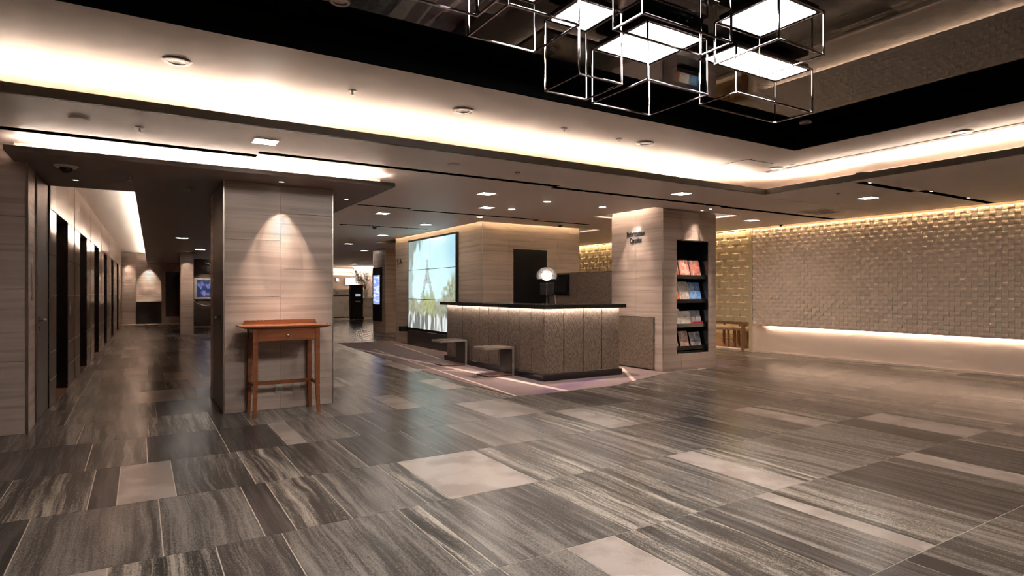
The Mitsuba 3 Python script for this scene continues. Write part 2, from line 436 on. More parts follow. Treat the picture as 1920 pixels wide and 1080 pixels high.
# round speakers, sprinklers and detectors
GRP = {'speaker': [], 'sprinkler': [], 'detector': []}
for x, y, l in ((.22, 4.77, 'round ceiling speaker at the upper left, nearest on the glowing ceiling'), (2.42, 4.74, 'round ceiling speaker in the middle of the glowing ceiling, left of the cube lights'), (4.62, 4.76, 'round ceiling speaker below the cube lights'),
                (7.0, 2.76, 'round ceiling speaker beside the long air slot on the right'), (7.0, 4.84, 'round ceiling speaker at the corner of the cove near the air slot')):
    k = thing('ceiling_speaker', l, 'speaker')
    put('rim', lathe([(.055, ZU - .012), (.085, ZU - .012), (.095, ZU - .004), (.095, ZU), (.055, ZU)], x, y, 28), 'mat_fitting', k)
    put('grille', lathe([(0, ZU - .004), (.056, ZU - .009), (.056, ZU), (0, ZU)], x, y, 24), 'mat_greymetal', k)
for x, y, z, l in ((1.44, 4.75, ZU, 'small sprinkler on the glowing ceiling, left one between two speakers'), (3.53, 4.75, ZU, 'small sprinkler on the glowing ceiling above the counter'), (4.26, 4.77, ZU, 'small sprinkler next to the speaker below the cube lights'),
                   (7.0, 4.61, ZU, 'small sprinkler at the start of the long air slot'), (0.0, 5.82, ZL, 'small sprinkler on the lower ceiling at the left, above the soffit'), (8.13, 4.67, ZL, 'small sprinkler on the lower ceiling right of the cove corner'), (3.63, 5.76, ZL, 'small sprinkler on the lower ceiling in front of the square lights'),
                   (-.09, 7.35, ZS, 'small sprinkler under the dark soffit in the middle'), (.48, 7.78, ZS, 'small sprinkler under the dark soffit near the pillar')):
    k = thing('sprinkler', l, 'sprinkler')
    put('escutcheon', lathe([(0, z - .006), (.03, z - .006), (.036, z), (0, z)], x, y, 16), 'mat_fitting', k)
    put('deflector', cat(lathe([(0, z - .035), (.008, z - .035), (.008, z - .005), (0, z - .005)], x, y, 10), lathe([(0, z - .04), (.02, z - .04), (.02, z - .036), (0, z - .036)], x, y, 14)), 'mat_silver', k)
for x, y, z, l in ((-.4, 5.76, ZL, 'flat white round detector cover on the lower ceiling at the far left'), (2.83, 5.76, ZL, 'flat round detector cover on the lower ceiling in the middle')):
    tag(put('ceiling_detector', lathe([(0, z - .012), (.06, z - .012), (.075, z), (0, z)], x, y, 24), 'mat_ceiling', smooth=30), l, 'detector')
for x, y, z, l in ((1.3, 6.84, ZS, 'small downlight in the soffit above the console table'), (2.25, 7.68, ZS, 'small downlight at the right end of the dark soffit'), (-.83 + .25, 7.87, ZS, 'small downlight in the soffit beside the left door leaf')):
    k = thing('soffit_downlight', l, 'downlight')
    put('trim_ring', lathe([(.026, z - .003), (.04, z - .003), (.04, z), (.026, z)], x, y, 18), 'mat_greymetal', k)
    put('lens', lathe([(0, z - .001), (.027, z - .001), (.027, z), (0, z)], x, y, 14), 'mat_lens', k, emitter=em(NEUT, 3, .1))
for x, y, z, l in ((7.03, 7.62, ZL, 'small downlight above the Information Counter lettering'), (7.95, 6.86, ZL, 'small downlight above the brochure alcove, close to the pillar'), (7.92, 6.66, ZL, 'small downlight above the brochure alcove, farther from the pillar'),
                   (.32, 28.62, ZS + .002, 'small downlight over the niche at the end of the lift hall'), (1.22, 20.45, ZS + .002, 'small downlight beside the far hall pillar'), (2.0, 23.6, ZS + .002, 'small downlight in front of the framed picture')):
    k = thing('small_downlight', l, 'downlight')
    put('trim_ring', lathe([(.026, z - .003), (.04, z - .003), (.04, z), (.026, z)], x, y, 18), 'mat_greymetal', k)
    put('lens', lathe([(0, z - .001), (.027, z - .001), (.027, z), (0, z)], x, y, 14), 'mat_lens', k, emitter=em(NEUT, 2, .1))
# dome cameras
for x, y, z, s, l, m in ((-.59, 7.04, ZS, 1.0, 'white dome camera under the dark soffit at the left', 'mat_whitepaint'), (11.0, 7.49, ZL, .6, 'small black dome camera at the top of the woven wall', 'mat_black'), (4.2, 12.3, ZL, .6, 'small black dome camera on the ceiling above the video wall', 'mat_black'), (7.3, 9.95, ZL, .6, 'small black dome camera above the dark doorway', 'mat_black')):
    k = thing('dome_camera', l, 'camera')
    put('base', lathe([(0, z - .018 * s), (.08 * s, z - .018 * s), (.10 * s, z), (0, z)], x, y, 28), m, k, smooth=30)
    a = np.linspace(0, math.pi / 2, 8)
    put('dome', lathe([(.052 * s * math.sin(t), z - .018 * s - .048 * s * math.cos(t)) for t in a] + [(0, z - .018 * s)], x, y, 24), 'mat_blackglass', k, smooth=30)
# long air slot, access panel, vent, hatches
k = thing('air_slot', 'long narrow linear air diffuser in the glowing ceiling on the right', 'air diffuser')
for i in range(4):
    put('blade', bx(7.10 + i * .022, 7.112 + i * .022, -3.5, 5.08, ZU - .006, ZU), 'mat_fitting', k)
put('throat', bx(7.096, 7.184, -3.5, 5.085, ZU - .002, ZU), 'mat_black', k)
k = thing('access_panel', 'square access panel outlined in the ceiling at the corner of the cove', 'access panel')
put('leaf', bx(6.245, 6.715, 4.70, 5.22, ZU - .004, ZU), 'mat_ceiling', k)
put('edge_gap', slab(sbox(6.235, 4.69, 6.725, 5.23).difference(sbox(6.245, 4.70, 6.715, 5.22)), ZU - .002, ZU), 'mat_black', k)
k = thing('air_vent', 'dark square air vent on the ceiling in front of the woven wall', 'air vent')
put('frame', slab(sbox(9.46, 5.66, 10.06, 6.16).difference(sbox(9.5, 5.7, 10.02, 6.12)), ZL - .008, ZL), 'mat_greymetal', k)
for i in range(9):
    put('slat', bx(9.5, 10.02, 5.71 + i * .046, 5.738 + i * .046, ZL - .006, ZL - .001), 'mat_doorgrey', k)
for x, y, l in ((5.92, 3.75, 'small round light in the black ceiling at its far corner'), (1.04, 3.68, 'small round light in the black ceiling at the top edge of the picture')):
    k = thing('recess_light', l, 'downlight')
    put('trim_ring', lathe([(.04, ZM - .012), (.06, ZM - .012), (.06, ZM), (.04, ZM)], x, y, 20), 'mat_silver', k)
    put('lens', lathe([(0, ZM - .005), (.04, ZM - .005), (.04, ZM), (0, ZM)], x, y, 16), 'mat_silver', k)

# soffit of the lift hall
put('soffit', slab(Polygon([(-.97, 6.5), (2.46, 6.5), (2.52, 12.5), (1.9, 12.5), (1.9, 8.42), (-.97, 8.42)]), ZS, ZS + .045), 'mat_soffit', ceil)
put('soffit_step', bx(-.97, 2.46, 7.0, 8.42, ZS + .045, ZL), 'mat_cove', ceil)
put('light_strip', bx(-.9, 2.40, 6.72, 6.78, ZS + .05, ZS + .065), 'mat_lamp', ceil, emitter=em((1, .82, .68), SLAB, 2))
put('hall_soffit', sh(slab(Polygon([(-.07, 8.42), (1.80, 8.42), (1.80, 12.6), (2.35, 12.6), (2.35, 29), (-.07, 29)]), ZS + .002, ZS + .05)), 'mat_soffit', ceil)
put('hall_soffit_edge', sh(bx(-.07, -.04, 8.42, 28.5, ZS + .05, ZS + .09)), 'mat_soffit', ceil)
put('hall_panel', sh(bx(-1.3, 1.8, 8.42, 29, 2.85, 2.88)), 'mat_ceiling', ceil)
put('hall_beam', sh(bx(-1.3, 1.85, 8.40, 8.44, ZS, 2.88)), 'mat_soffit', ceil)
put('light_strip', sh(bx(.06, .12, 8.6, 28, ZS + .06, ZS + .075)), 'mat_lamp', ceil, emitter=em(WARM, HALL, 1.5))
for x0, x1, y, l in ((.68, .91, 15.17, 'linear light in the dark hall ceiling, nearer one'), (1.33, 1.57, 19.0, 'linear light in the dark hall ceiling, farther one')):
    k = thing('linear_light', l, 'ceiling light')
    put('frame', slab(sbox(x0 - .02, y - .12, x1 + .02, y + .12).difference(sbox(x0, y - .1, x1, y + .1)), ZS - .004, ZS + .002), 'mat_black', k)
    put('diffuser', bx(x0, x1, y - .1, y + .1, ZS - .002, ZS + .001), 'mat_lens', k, emitter=em(NEUT, 10, .4))


# ---------------------------------------------------------------- walls
def clad(key, face, at, lo, hi, z0, z1, cols, rows, m, out, t=.012, off=0.0, skip=None):
    """stone panels on a face: face 'x' (plane of constant x) or 'y'; 'out' is the outward sign"""
    us = np.linspace(lo, hi, cols + 1)
    zs = np.linspace(z0, z1, rows + 1)
    for i in range(cols):
        zz = zs if (i % 2 == 0 or not off) else np.unique(np.clip(np.concatenate([[z0], zs[:-1] + off, [z1]]), z0, z1))
        for j in range(len(zz) - 1):
            u0, u1, a, b = us[i] + .0012, us[i + 1] - .0012, zz[j] + .0012, zz[j + 1] - .0012
            lo_, hi_ = sorted((at, at + out * t))
            rects = [(u0, u1, a, b)]
            if skip:
                s0, s1, s2, s3 = skip
                if u0 < s1 and u1 > s0 and a < s3 and b > s2:
                    rects = [(u0, min(u1, s0), a, b), (max(u0, s1), u1, a, b), (max(u0, s0), min(u1, s1), a, min(b, s2)), (max(u0, s0), min(u1, s1), max(a, s3), b)]
            for r0, r1, r2, r3 in rects:
                if r1 - r0 > .02 and r3 - r2 > .02:
                    put('stone_panel', cb(lo_, hi_, r0, r1, r2, r3, .0015) if face == 'x' else cb(r0, r1, lo_, hi_, r2, r3, .0015), m, key)


# left pier
wl = struct('wall_left', 'stone clad wall at the left edge')
put('core', cat(bx(-7.9, -.885, 7.04, 7.46, 0, ZL), bx(-7.9, -.915, 7.46, 8.45, 0, ZL)), 'mat_stone', wl)
clad(wl, 'y', 7.04, -3.0, -.885, 0.0, ZL, 3, 4, 'mat_stone', -1, off=.3)
clad(wl, 'x', -.885, 7.03, 7.46, 0.0, ZS, 1, 4, 'mat_stone', 1)
put('corner_trim', bx(-.888, -.868, 7.022, 7.034, 0, ZL), 'mat_steel', wl)
tag(put('call_plate', cb(-.873, -.868, 7.22, 7.30, 1.22, 1.62, .001), 'mat_steel'), 'narrow steel plate on the stone return beside the left door leaf', 'plate')
# door leaves held open on both sides
for n, x, s, y0, y1 in ((1, -.912, 1, 7.58, 8.40), (2, .800, -1, 7.10, 8.12)):
    d = struct(f'door_{n}')
    a, b = sorted((x, x + s * .045))
    put('leaf', cb(a, b, y0, y1, 0.008, ZS - .005, .003), 'mat_doorgrey', d)
    put('stop_trim', bx(a - .0, b + .0, y0 - .012, y0 - .002, 0, ZS), 'mat_steel', d)
    xs = x + s * .045
    yk = y0 + .10 if n == 1 else y0 + .22
    put('handle', cat(bar((xs, yk, 1.02), (xs + s * .05, yk, 1.02), .011, 12), bar((xs + s * .05, yk - .01, 1.02), (xs + s * .05, yk + .11, 1.02), .010, 12), bar((xs, yk, 1.02), (xs + s * .006, yk, 1.02), .026, 16), bar((xs, yk, .93), (xs + s * .008, yk, .93), .018, 14)), 'mat_chrome', d)
# lift side of the hall
we = struct('wall_hall', 'lift wall of polished bronze panels with dark lift openings')
X0 = -.87
OPEN = [8.93, 11.67, 14.42, 17.2, 20.15, 23.3]
OW = 1.15
put('core', sh(bx(-1.5, X0 - .40, 8.40, 29, 0, 2.86)), 'mat_black', we)
edges = [8.42] + [v for o in OPEN for v in (o, o + OW)] + [26.6]
for i in range(0, len(edges), 2):
    a, b = edges[i], edges[i + 1]
    parts = [(a, b)] if i == 0 else ([(a, (a + b) / 2 - .045), ((a + b) / 2 + .045, b)])
    put('pier_core', sh(bx(X0 - .41, X0 - .012, a, b, 0, 2.85)), 'mat_black', we)
    for c, d in parts:
        for z0, z1 in ((.0, .31), (.31, .62), (.62, 1.25), (1.25, 1.72), (1.72, 2.23), (2.23, 2.85)):
            put('wall_panel', sh(cb(X0 - .012, X0, c + .012, d - .012, z0 + .003, z1 - .003, .002)), 'mat_lift', we)
        for z in (.31, .62, 1.25):
            put('seam_trim', sh(bx(X0 - .006, X0 + .003, c, d, z - .004, z + .004)), 'mat_steel', we)
for i, o in enumerate(OPEN):
    put('header_panel', sh(cb(X0 - .41, X0, o + .003, o + OW - .003, 2.233, 2.847, .002)), 'mat_lift', we)
    k = struct(f'door_{i + 3}')
    put('leaf', sh(cb(X0 - .34, X0 - .31, o + .02, o + OW / 2 - .002, .01, 2.22, .002)), 'mat_blackgloss', k)
    put('leaf', sh(cb(X0 - .34, X0 - .31, o + OW / 2 + .002, o + OW - .02, .01, 2.22, .002)), 'mat_blackgloss', k)
    put('jamb', sh(bx(X0 - .40, X0 - .001, o + OW - .02, o + OW - .001, 0, 2.23)), 'mat_blackgloss', k)
    put('jamb', sh(bx(X0 - .40, X0 - .001, o + .001, o + .02, 0, 2.23)), 'mat_blackgloss', k)
    put('sill', sh(bx(X0 - .34, X0, o + .02, o + OW - .02, 0, .008)), 'mat_sill', k)
    kk = thing('lift_indicator', ['lift call plate on the panel past the first lift opening', 'lift call plate past the second lift opening', 'lift call plate past the third lift opening', 'lift call plate past the fourth lift opening', 'lift call plate past the fifth lift opening', 'lift call plate past the last lift opening'][i], 'call plate')
    put('plate', sh(cb(X0 + .0005, X0 + .006, o + OW + .18, o + OW + .26, .98, 1.16, .002)), 'mat_steel', kk)
    put('button', sh(cb(X0 + .006, X0 + .010, o + OW + .20, o + OW + .24, 1.05, 1.09, .002)), 'mat_lens', kk)
# end of the hall
wx = struct('wall_back', 'stone wall with a niche at the end of the lift hall')
put('core', bx(-1.6, 1.75, 28.9, 29.1, 0, 2.9), 'mat_stone', wx)
clad(wx, 'y', 28.52, -.60, -.13, 0, 2.85, 1, 5, 'mat_stone', -1)
put('column_core', bx(-.60, -.14, 28.53, 28.9, 0, 2.85), 'mat_stone', wx)
clad(wx, 'y', 28.88, -.13, .76, 0, 2.85, 1, 7, 'mat_stone', -1)
clad(wx, 'y', 28.52, .76, 1.45, 0, 2.13, 1, 4, 'mat_stone', -1)
put('dark_recess', bx(.90, 1.40, 28.48, 28.50, .28, 2.12), 'mat_blackgloss', wx)
k = thing('niche_console', 'black cabinet filling the lower part of the niche at the end of the lift hall', 'cabinet')
put('body', cb(-.12, .75, 28.50, 28.86, 0.0, .87, .004), 'mat_blackgloss', k)
put('top', cb(-.125, .755, 28.49, 28.865, .87, .892, .003), 'mat_blackgloss', k)
spot('light_niche', (.32, 28.62, 2.47), (.32, 28.87, 1.5), 9.0, 30, 6)
spot('light_niche_column', (-.36, 28.28, 2.68), (-.36, 28.51, 1.6), 4.0, 26, 6)
p3 = thing('pillar', 'stone pillar farther along the lift hall beside the dark picture wall', 'pillar')
put('core', bx(1.07, 1.39, 20.75, 21.1, 0, ZS), 'mat_stone', p3)
clad(p3, 'y', 20.74, 1.05, 1.40, 0, ZS, 1, 5, 'mat_stone', -1)
clad(p3, 'x', 1.06, 20.74, 21.1, 0, ZS, 1, 5, 'mat_stone', -1)
spot('light_pier', (1.22, 20.45, 2.46), (1.22, 20.72, 1.5), 2.2, 30, 8)
wp = struct('wall_picture')
put('panel', bx(1.40, 3.2, 24.60, 24.66, 0.05, ZS), 'mat_darkpanel', wp)
put('base', bx(1.40, 3.2, 24.35, 24.6, 0, .05), 'mat_stone', wp)
k = thing('framed_picture', 'framed dark blue abstract picture on the dark wall in the lift hall', 'picture')
put('frame', cat([cb(*c, .004) for c in ((1.67, 2.33, 24.54, 24.6, 1.72, 1.80), (1.67, 2.33, 24.54, 24.6, 1.03, 1.10), (1.67, 1.76, 24.54, 24.6, 1.10, 1.72), (2.24, 2.33, 24.54, 24.6, 1.10, 1.72))]), 'mat_silver', k)


def paint(p, n, uv):
    a = fbm(p.x * 9, p.z * 9, 3.0, 4)
    return mix((.010, .018, .075), (.13, .17, .42), smoothstep(.5, .78, a))


bsdf('mat_painting', {'type': 'diffuse', 'reflectance': proc(paint)})
put('canvas', bx(1.76, 2.24, 24.57, 24.595, 1.10, 1.72), 'mat_painting', k)
spot('light_picture', (2.0, 23.6, 2.45), (2.0, 24.58, 1.4), 5.0, 22, 8)
rp = []
for i in range(16):
    t0, t1 = i / 16, (i + 1) / 16
    f_ = lambda t: (1.62 + .9 * t, 24.5, 1.02 - .22 * (1 - (2 * t - 1) ** 2))
    rp.append(bar(f_(t0), f_(t1), .012, 8))
tag(put('barrier_rope', cat(rp), 'mat_gold'), 'gold rope hanging in a curve below the framed picture', 'rope')
k = thing('wall_sconce', 'glittering branched wall light above the framed picture', 'wall light')
rs = random.Random(3)
arms = []
for i in range(9):
    a = rs.uniform(-1, 1)
    arms.append(bar((2.36 + .05 * a, 24.58, 2.26), (2.36 + .35 * a, 24.45, 2.28 + .12 * rs.uniform(-1, 1)), .01, 6))
put('branch', cat(arms), 'mat_silver', k)
put('bulb', trimesh.creation.icosphere(2, .05).apply_translation((2.36, 24.5, 2.24)), 'mat_lens', k, emitter=em(NEUT, 14, .2))

# pillar with the console table
pl = thing('pillar', 'stone clad pillar behind the wooden console table', 'pillar')
put('core', cat(bx(.805, 1.89, 7.07, 8.42, 0, ZS), bx(.765, .806, 7.07, 7.085, 0, ZS), bx(.757, .806, 8.13, 8.42, 0, ZS), bx(1.84, 1.89, 8.42, 12.6, 0, ZS)), 'mat_stone', pl)
clad(pl, 'y', 7.07, .765, 1.905, 0, ZS, 2, 4, 'mat_stone', -1, off=.31)
clad(pl, 'x', 1.895, 7.07, 8.42, 0, ZS, 1, 4, 'mat_stone', 1)
put('corner_trim', bx(.752, .766, 7.052, 7.072, 0, ZS), 'mat_steel', pl)
put('corner_trim', bx(1.904, 1.914, 7.052, 7.075, 0, ZS), 'mat_steel', pl)
spot('light_pillar', (1.33, 6.84, ZS - .01), (1.33, 7.05, 1.45), 8.0, 25, 4)

# stone core with the video wall
wc = struct('wall_center', 'stone clad core carrying the video wall')
put('core', bx(5.70, 8.08, 10.32, 15.0, 0, ZL + .1), 'mat_stone_b', wc)
clad(wc, 'x', 5.70, 10.30, 15.0, 0, ZL + .06, 5, 4, 'mat_stone_b', -1, off=.3)
clad(wc, 'y', 10.32, 5.69, 8.08, 0, ZL + .06, 4, 4, 'mat_stone_b', -1, off=.3, skip=(6.40, 7.22, -1, 2.16))
put('corner_trim', bx(5.682, 5.692, 10.302, 10.312, 0, ZL + .06), 'mat_steel', wc)
put('cove_top', slab(sbox(5.5, 10.1, 8.65, 16.3), ZL + .20, ZL + .22), 'mat_cove', wc)
put('cove_side', cat(bx(5.55, 5.57, 10.16, 16.2, ZL + .03, ZL + .2), bx(5.55, 8.58, 10.16, 10.18, ZL + .03, ZL + .2), bx(8.56, 8.58, 10.16, 16.2, ZL + .0, ZL + .2), bx(5.55, 8.58, 16.2, 16.22, ZL + .0, ZL + .2)), 'mat_lip', wc)
put('light_strip', cat(bx(5.575, 5.60, 10.18, 16.1, ZL + .15, ZL + .16), bx(5.6, 8.2, 10.19, 10.22, ZL + .15, ZL + .16)), 'mat_lamp', wc, emitter=em((1, .75, .47), 17, 1.2))
put('light_strip', bx(8.14, 8.50, 10.3, 16.1, ZL + .185, ZL + .195), 'mat_lamp', wc, emitter=em(WARM, 1.6, .5))
d = struct('door_9')
put('recess', bx(6.40, 7.22, 10.307, 10.316, 0, 2.16), 'mat_black', d)
put('leaf', cb(6.43, 7.19, 10.302, 10.307, .01, 2.13, .002), 'mat_black', d)
mk = meshkit.text_mesh('1A', .14, .004)
v = mk.vertices.copy()
mk.vertices = np.c_[5.685 + 0 * v[:, 0] - v[:, 2], 14.92 - v[:, 0] * 1.5, 2.0 + v[:, 1]]
mk.invert()
tag(put('wall_lettering', mk, 'mat_black'), 'small dark characters 1A on the stone left of the video wall', 'lettering')


def video(p, n, uv):
    s = (13.98 - p.y) / 2.62
    t = (p.z - .42) / 2.1
    c = mix((.68, .95, .94), (.60, .90, .93), smoothstep(.3, 1.0, t))
    c = mix(c, (.36, .62, .80), smoothstep(.30, .0, dr.sqrt(dr.square(s - 1.0) + dr.square((t - .85) * .8))) * .8)
    c = mix(c, (.80, .95, .95), smoothstep(.45, .7, fbm(s * 4, t * 6, 2.0)) * .5)
    # lattice tower
    h = (t - .35) / .42
    hw = 0.016 + 0.140 * dr.power(dr.clip(1 - h, 0, 1), 1.9)
    x = dr.abs(s - .437)
    leg = (h > 0) & (h < 1) & (x < hw) & ((x > hw * .50) | (h > .40))
    deck = (x < hw * 1.08 + .010) & ((dr.abs(h - .41) < .030) | (dr.abs(h - .76) < .022))
    lat = .5 + .5 * noise(s * 130, t * 90, 1)
    c = dr.select(leg | deck, mix((.16, .18, .18), (.56, .66, .65), smoothstep(.35, .85, lat)), c)
    # trees
    tl = smoothstep(.60, .46, t - .50 + s * 3.2 + .30 * (noise(s * 40, t * 18, 4) - .5)) * 0
    top = smoothstep(.05, -.05, .80 - t + s * 1.0 - .12 + .22 * (noise(s * 30, t * 9, 5) - .5))
    c = mix(c, (.20, .25, .20), top * .85)
    edge = smoothstep(.05, .0, s - .05 - .06 * noise(t * 12, 3.0, 2.0))
    c = mix(c, (.34, .36, .32), edge * .7)
    rt = smoothstep(-.04, .05, s - .74 - (t - .33) * .55 + .14 * (noise(s * 22, t * 22, 6) - .5))
    c = mix(c, mix((.16, .19, .10), (.46, .46, .28), noise(s * 50, t * 50, 8)), rt * smoothstep(.68, .5, t) * .9)
    gl = smoothstep(.36, .30, t + .10 * (noise(s * 16, 2.0, 3.0) - .5))
    c = mix(c, mix((.20, .22, .14), (.52, .52, .38), fbm(s * 24, t * 24, 5.0)), gl)
    bush = smoothstep(.15, .10, dr.abs(s - .46)) * smoothstep(.46, .38, t + .05 * noise(s * 30, 1.0, 1.0))
    c = mix(c, mix((.30, .33, .12), (.55, .58, .30), noise(s * 50, t * 50, 9)), bush * .85)
    crowd = smoothstep(.20, .15, t + .07 * (noise(s * 26, 6.0, 2.0) - .5))
    c = mix(c, mix((.16, .17, .17), (.85, .88, .88), smoothstep(.35, .75, noise(s * 34, t * 9, 11))), crowd * .85)
    return c * .235


vw = thing('video_wall', 'tall video wall of six screens showing a lattice tower over trees', 'video wall')
put('cabinet', cb(5.635, 5.688, 11.33, 14.02, .37, 2.56, .004), 'mat_black', vw)
put('plinth', cb(5.62, 5.688, 11.33, 14.02, 0.004, .37, .004), 'mat_darkpanel', vw)
ys, zs = [11.37, 12.675, 13.98], [.42, 1.12, 1.82, 2.52]
for i in range(2):
    for j in range(3):
        key = put('screen', quad_x(5.632, ys[i] + .004, ys[i + 1] - .004, zs[j] + .005, zs[j + 1] - .005), 'mat_screenoff', vw, uv=UVQ)
        scene[key]['emitter'] = {'type': 'area', 'radiance': proc(video), 'sampling_weight': .6}
tag(put('floor_socket_box', cb(5.50, 5.68, 14.10, 14.28, .32, .44, .006), 'mat_black'), 'small black box on the wall at the foot of the video wall', 'box')

# pillar with the lettering and the brochure alcove
ip = thing('pillar', 'stone clad pillar with the lettering Information Counter and a brochure alcove', 'pillar')
put('core', cat(bx(7.232, 7.54, 7.06, 8.27, 0, ZL + .05), bx(8.31, 8.49, 7.06, 8.27, 0, ZL + .05), bx(7.54, 8.31, 7.42, 8.27, .27, 2.165), bx(7.54, 8.31, 7.06, 8.27, 0, .27), bx(7.54, 8.31, 7.06, 8.27, 2.165, ZL + .05)), 'mat_stone', ip)
clad(ip, 'y', 7.045, 7.22, 8.50, 0, ZL, 3, 4, 'mat_stone', -1, off=.33, skip=(7.54, 8.31, .27, 2.165))
clad(ip, 'x', 7.232, 7.033, 8.28, 0, ZL, 2, 4, 'mat_stone', -1, off=.33)
clad(ip, 'x', 8.49, 7.045, 8.28, 0, ZL, 2, 4, 'mat_stone', 1)
put('corner_trim', bx(7.216, 7.226, 7.028, 7.038, 0, ZL), 'mat_steel', ip)
put('alcove_lining', cat(bx(7.54, 7.55, 7.04, 7.41, .27, 2.165), bx(8.30, 8.31, 7.04, 7.41, .27, 2.165), bx(7.54, 8.31, 7.40, 7.42, .27, 2.165), bx(7.54, 8.31, 7.04, 7.41, .27, .285), bx(7.54, 8.31, 7.04, 7.41, 2.15, 2.165)), 'mat_blackglass', ip)
for word, y, z in (('Information', 7.88, 2.245), ('Counter', 7.80, 2.135)):
    mk = meshkit.text_mesh(word, .088, .010)
    v = mk.vertices.copy()
    w_ = v[:, 0].max()
    sc = (7.88 - 7.435) / w_ if word == 'Information' else (7.80 - 7.51) / w_
    mk.vertices = np.c_[7.219 - v[:, 2], y - v[:, 0] * sc, z + v[:, 1]]
    mk.invert()
    put('lettering', mk, 'mat_black', ip, label='black raised lettering reading ' + word)
# the open tray in the ceiling around that pillar
put('pillar_tray_top', slab(sbox(6.9, 6.95, 9.06, 8.56).difference(sbox(7.2, 7.03, 8.5, 8.28)), ZL + .16, ZL + .18), 'mat_cove', ceil)
put('pillar_tray_side', cat(bx(6.96, 6.98, 6.96, 8.52, ZL, ZL + .16), bx(9.02, 9.04, 6.96, 8.52, ZL, ZL + .16), bx(6.96, 9.04, 8.5, 8.52, ZL, ZL + .16), bx(6.96, 9.04, 6.96, 6.98, ZL, ZL + .16)), 'mat_lip', ceil)
put('light_strip', cat(bx(8.62, 8.92, 7.1, 8.4, ZL + .14, ZL + .15), bx(7.0, 7.1, 7.3, 8.4, ZL + .14, ZL + .15), bx(7.1, 8.6, 8.36, 8.44, ZL + .14, ZL + .15)), 'mat_lamp', ceil, emitter=em(WARM, 6, .8))
spot('light_sign', (7.03, 7.62, ZL - .01), (7.21, 7.63, 1.9), 4.2, 30, 10)
spot('light_alcove', (7.95, 6.86, ZL - .01), (7.95, 7.04, 2.0), 1.6, 28, 5)
spot('light_alcove_in', (7.92, 6.7, ZL - .01), (7.92, 7.25, .9), 4.5, 22, 10)

rk = thing('brochure_rack', 'black brochure rack with four shelves set in the pillar alcove', 'rack')
ROWS = [1.57, 1.165, .755, .375]
for z in ROWS:
    put('shelf', cb(7.551, 8.299, 7.10, 7.38, z - .02, z - .008, .002), 'mat_blackgloss', rk)
    put('lip', cb(7.551, 8.299, 7.09, 7.10, z - .055, z + .012, .002), 'mat_blackgloss', rk)
put('shelf', cb(7.551, 8.299, 7.09, 7.38, .286, .30, .002), 'mat_blackgloss', rk)


def brochure(x0, x1, z, h, m, l, c, g=None, thick=.02):
    k = thing(c, l, {'brochure': 'brochure', 'leaflet': 'leaflet', 'magazine': 'magazine'}[c], g)
    bm = cb(x0, x1, 0, thick, 0, h, .002)
    pm = cb(x0 + .002, x1 - .002, .0035, thick - .002, .0, h - .002, .001)
    r = trimesh.transformations.rotation_matrix(math.radians(-14), (1, 0, 0))
    for part, me, mm in (('cover', cb(x0, x1, 0, .003, 0, h, .001), m), ('pages', pm, 'mat_whitepaint'), ('back_cover', cb(x0, x1, thick - .002, thick, 0, h, .0008), m)):
        me.apply_transform(r)
        me.apply_translation((0, 7.125, z + .006))
        put(part, me, mm, k)


Z1, Z2, Z3, Z4 = ROWS
brochure(7.555, 7.70, Z1 - .01, .28, 'mat_cover_pink', 'pink covered magazine on the top rack shelf, leftmost and half hidden', 'magazine')
brochure(7.735, 7.965, Z1 - .01, .28, 'mat_cover_pink', 'pink covered magazine in the middle of the top rack shelf', 'magazine')
brochure(8.005, 8.235, Z1 - .01, .28, 'mat_cover_pink', 'pink covered magazine at the right end of the top rack shelf', 'magazine')
brochure(7.555, 7.70, Z2 - .01, .29, 'mat_cover_orange', 'orange brochure at the left of the second rack shelf', 'brochure')
brochure(7.72, 7.955, Z2 - .01, .32, 'mat_cover_white', 'large white brochure in the middle of the second rack shelf', 'brochure')
brochure(7.975, 8.25, Z2 - .01, .31, 'mat_cover_blue', 'blue sky brochure at the right of the second rack shelf', 'brochure')
for i, (a, b, h) in enumerate(((7.555, 7.64, .22), (7.648, 7.755, .27), (7.763, 7.86, .23), (7.868, 7.985, .23))):
    brochure(a, b, Z3 - .01, h, 'mat_cover_white', ['white printed leaflet on the third rack shelf, leftmost', 'white printed leaflet on the third rack shelf, tallest', 'white printed leaflet on the third rack shelf, right after the tallest', 'white printed leaflet on the third rack shelf beside the red based ones'][i], 'leaflet')
for i, (a, b) in enumerate(((8.01, 8.11), (8.125, 8.245))):
    brochure(a, b, Z3 - .01, .235, 'mat_cover_slate', ['grey leaflet on the third rack shelf, left of the two grey ones', 'grey leaflet at the right end of the third rack shelf'][i], 'leaflet')
tag(put('leaflet_tray', cb(8.005, 8.25, 7.103, 7.12, Z3 - .006, Z3 + .04, .002), 'mat_red'), 'small red tray in front of the grey leaflets on the third shelf', 'tray')
brochure(7.555, 7.68, Z4 - .01, .25, 'mat_cover_floral', 'narrow pale red patterned brochure at the left of the bottom rack shelf', 'brochure')
brochure(7.745, 7.945, Z4 - .01, .27, 'mat_cover_floral', 'wide red and white patterned brochure on the bottom rack shelf', 'brochure')
brochure(8.0, 8.115, Z4 - .01, .25, 'mat_cover_slate', 'bluish grey leaflet on the bottom rack shelf, left of its pair', 'leaflet')
brochure(8.125, 8.245, Z4 - .01, .25, 'mat_cover_slate', 'bluish grey leaflet on the bottom rack shelf, right of its pair', 'leaflet')

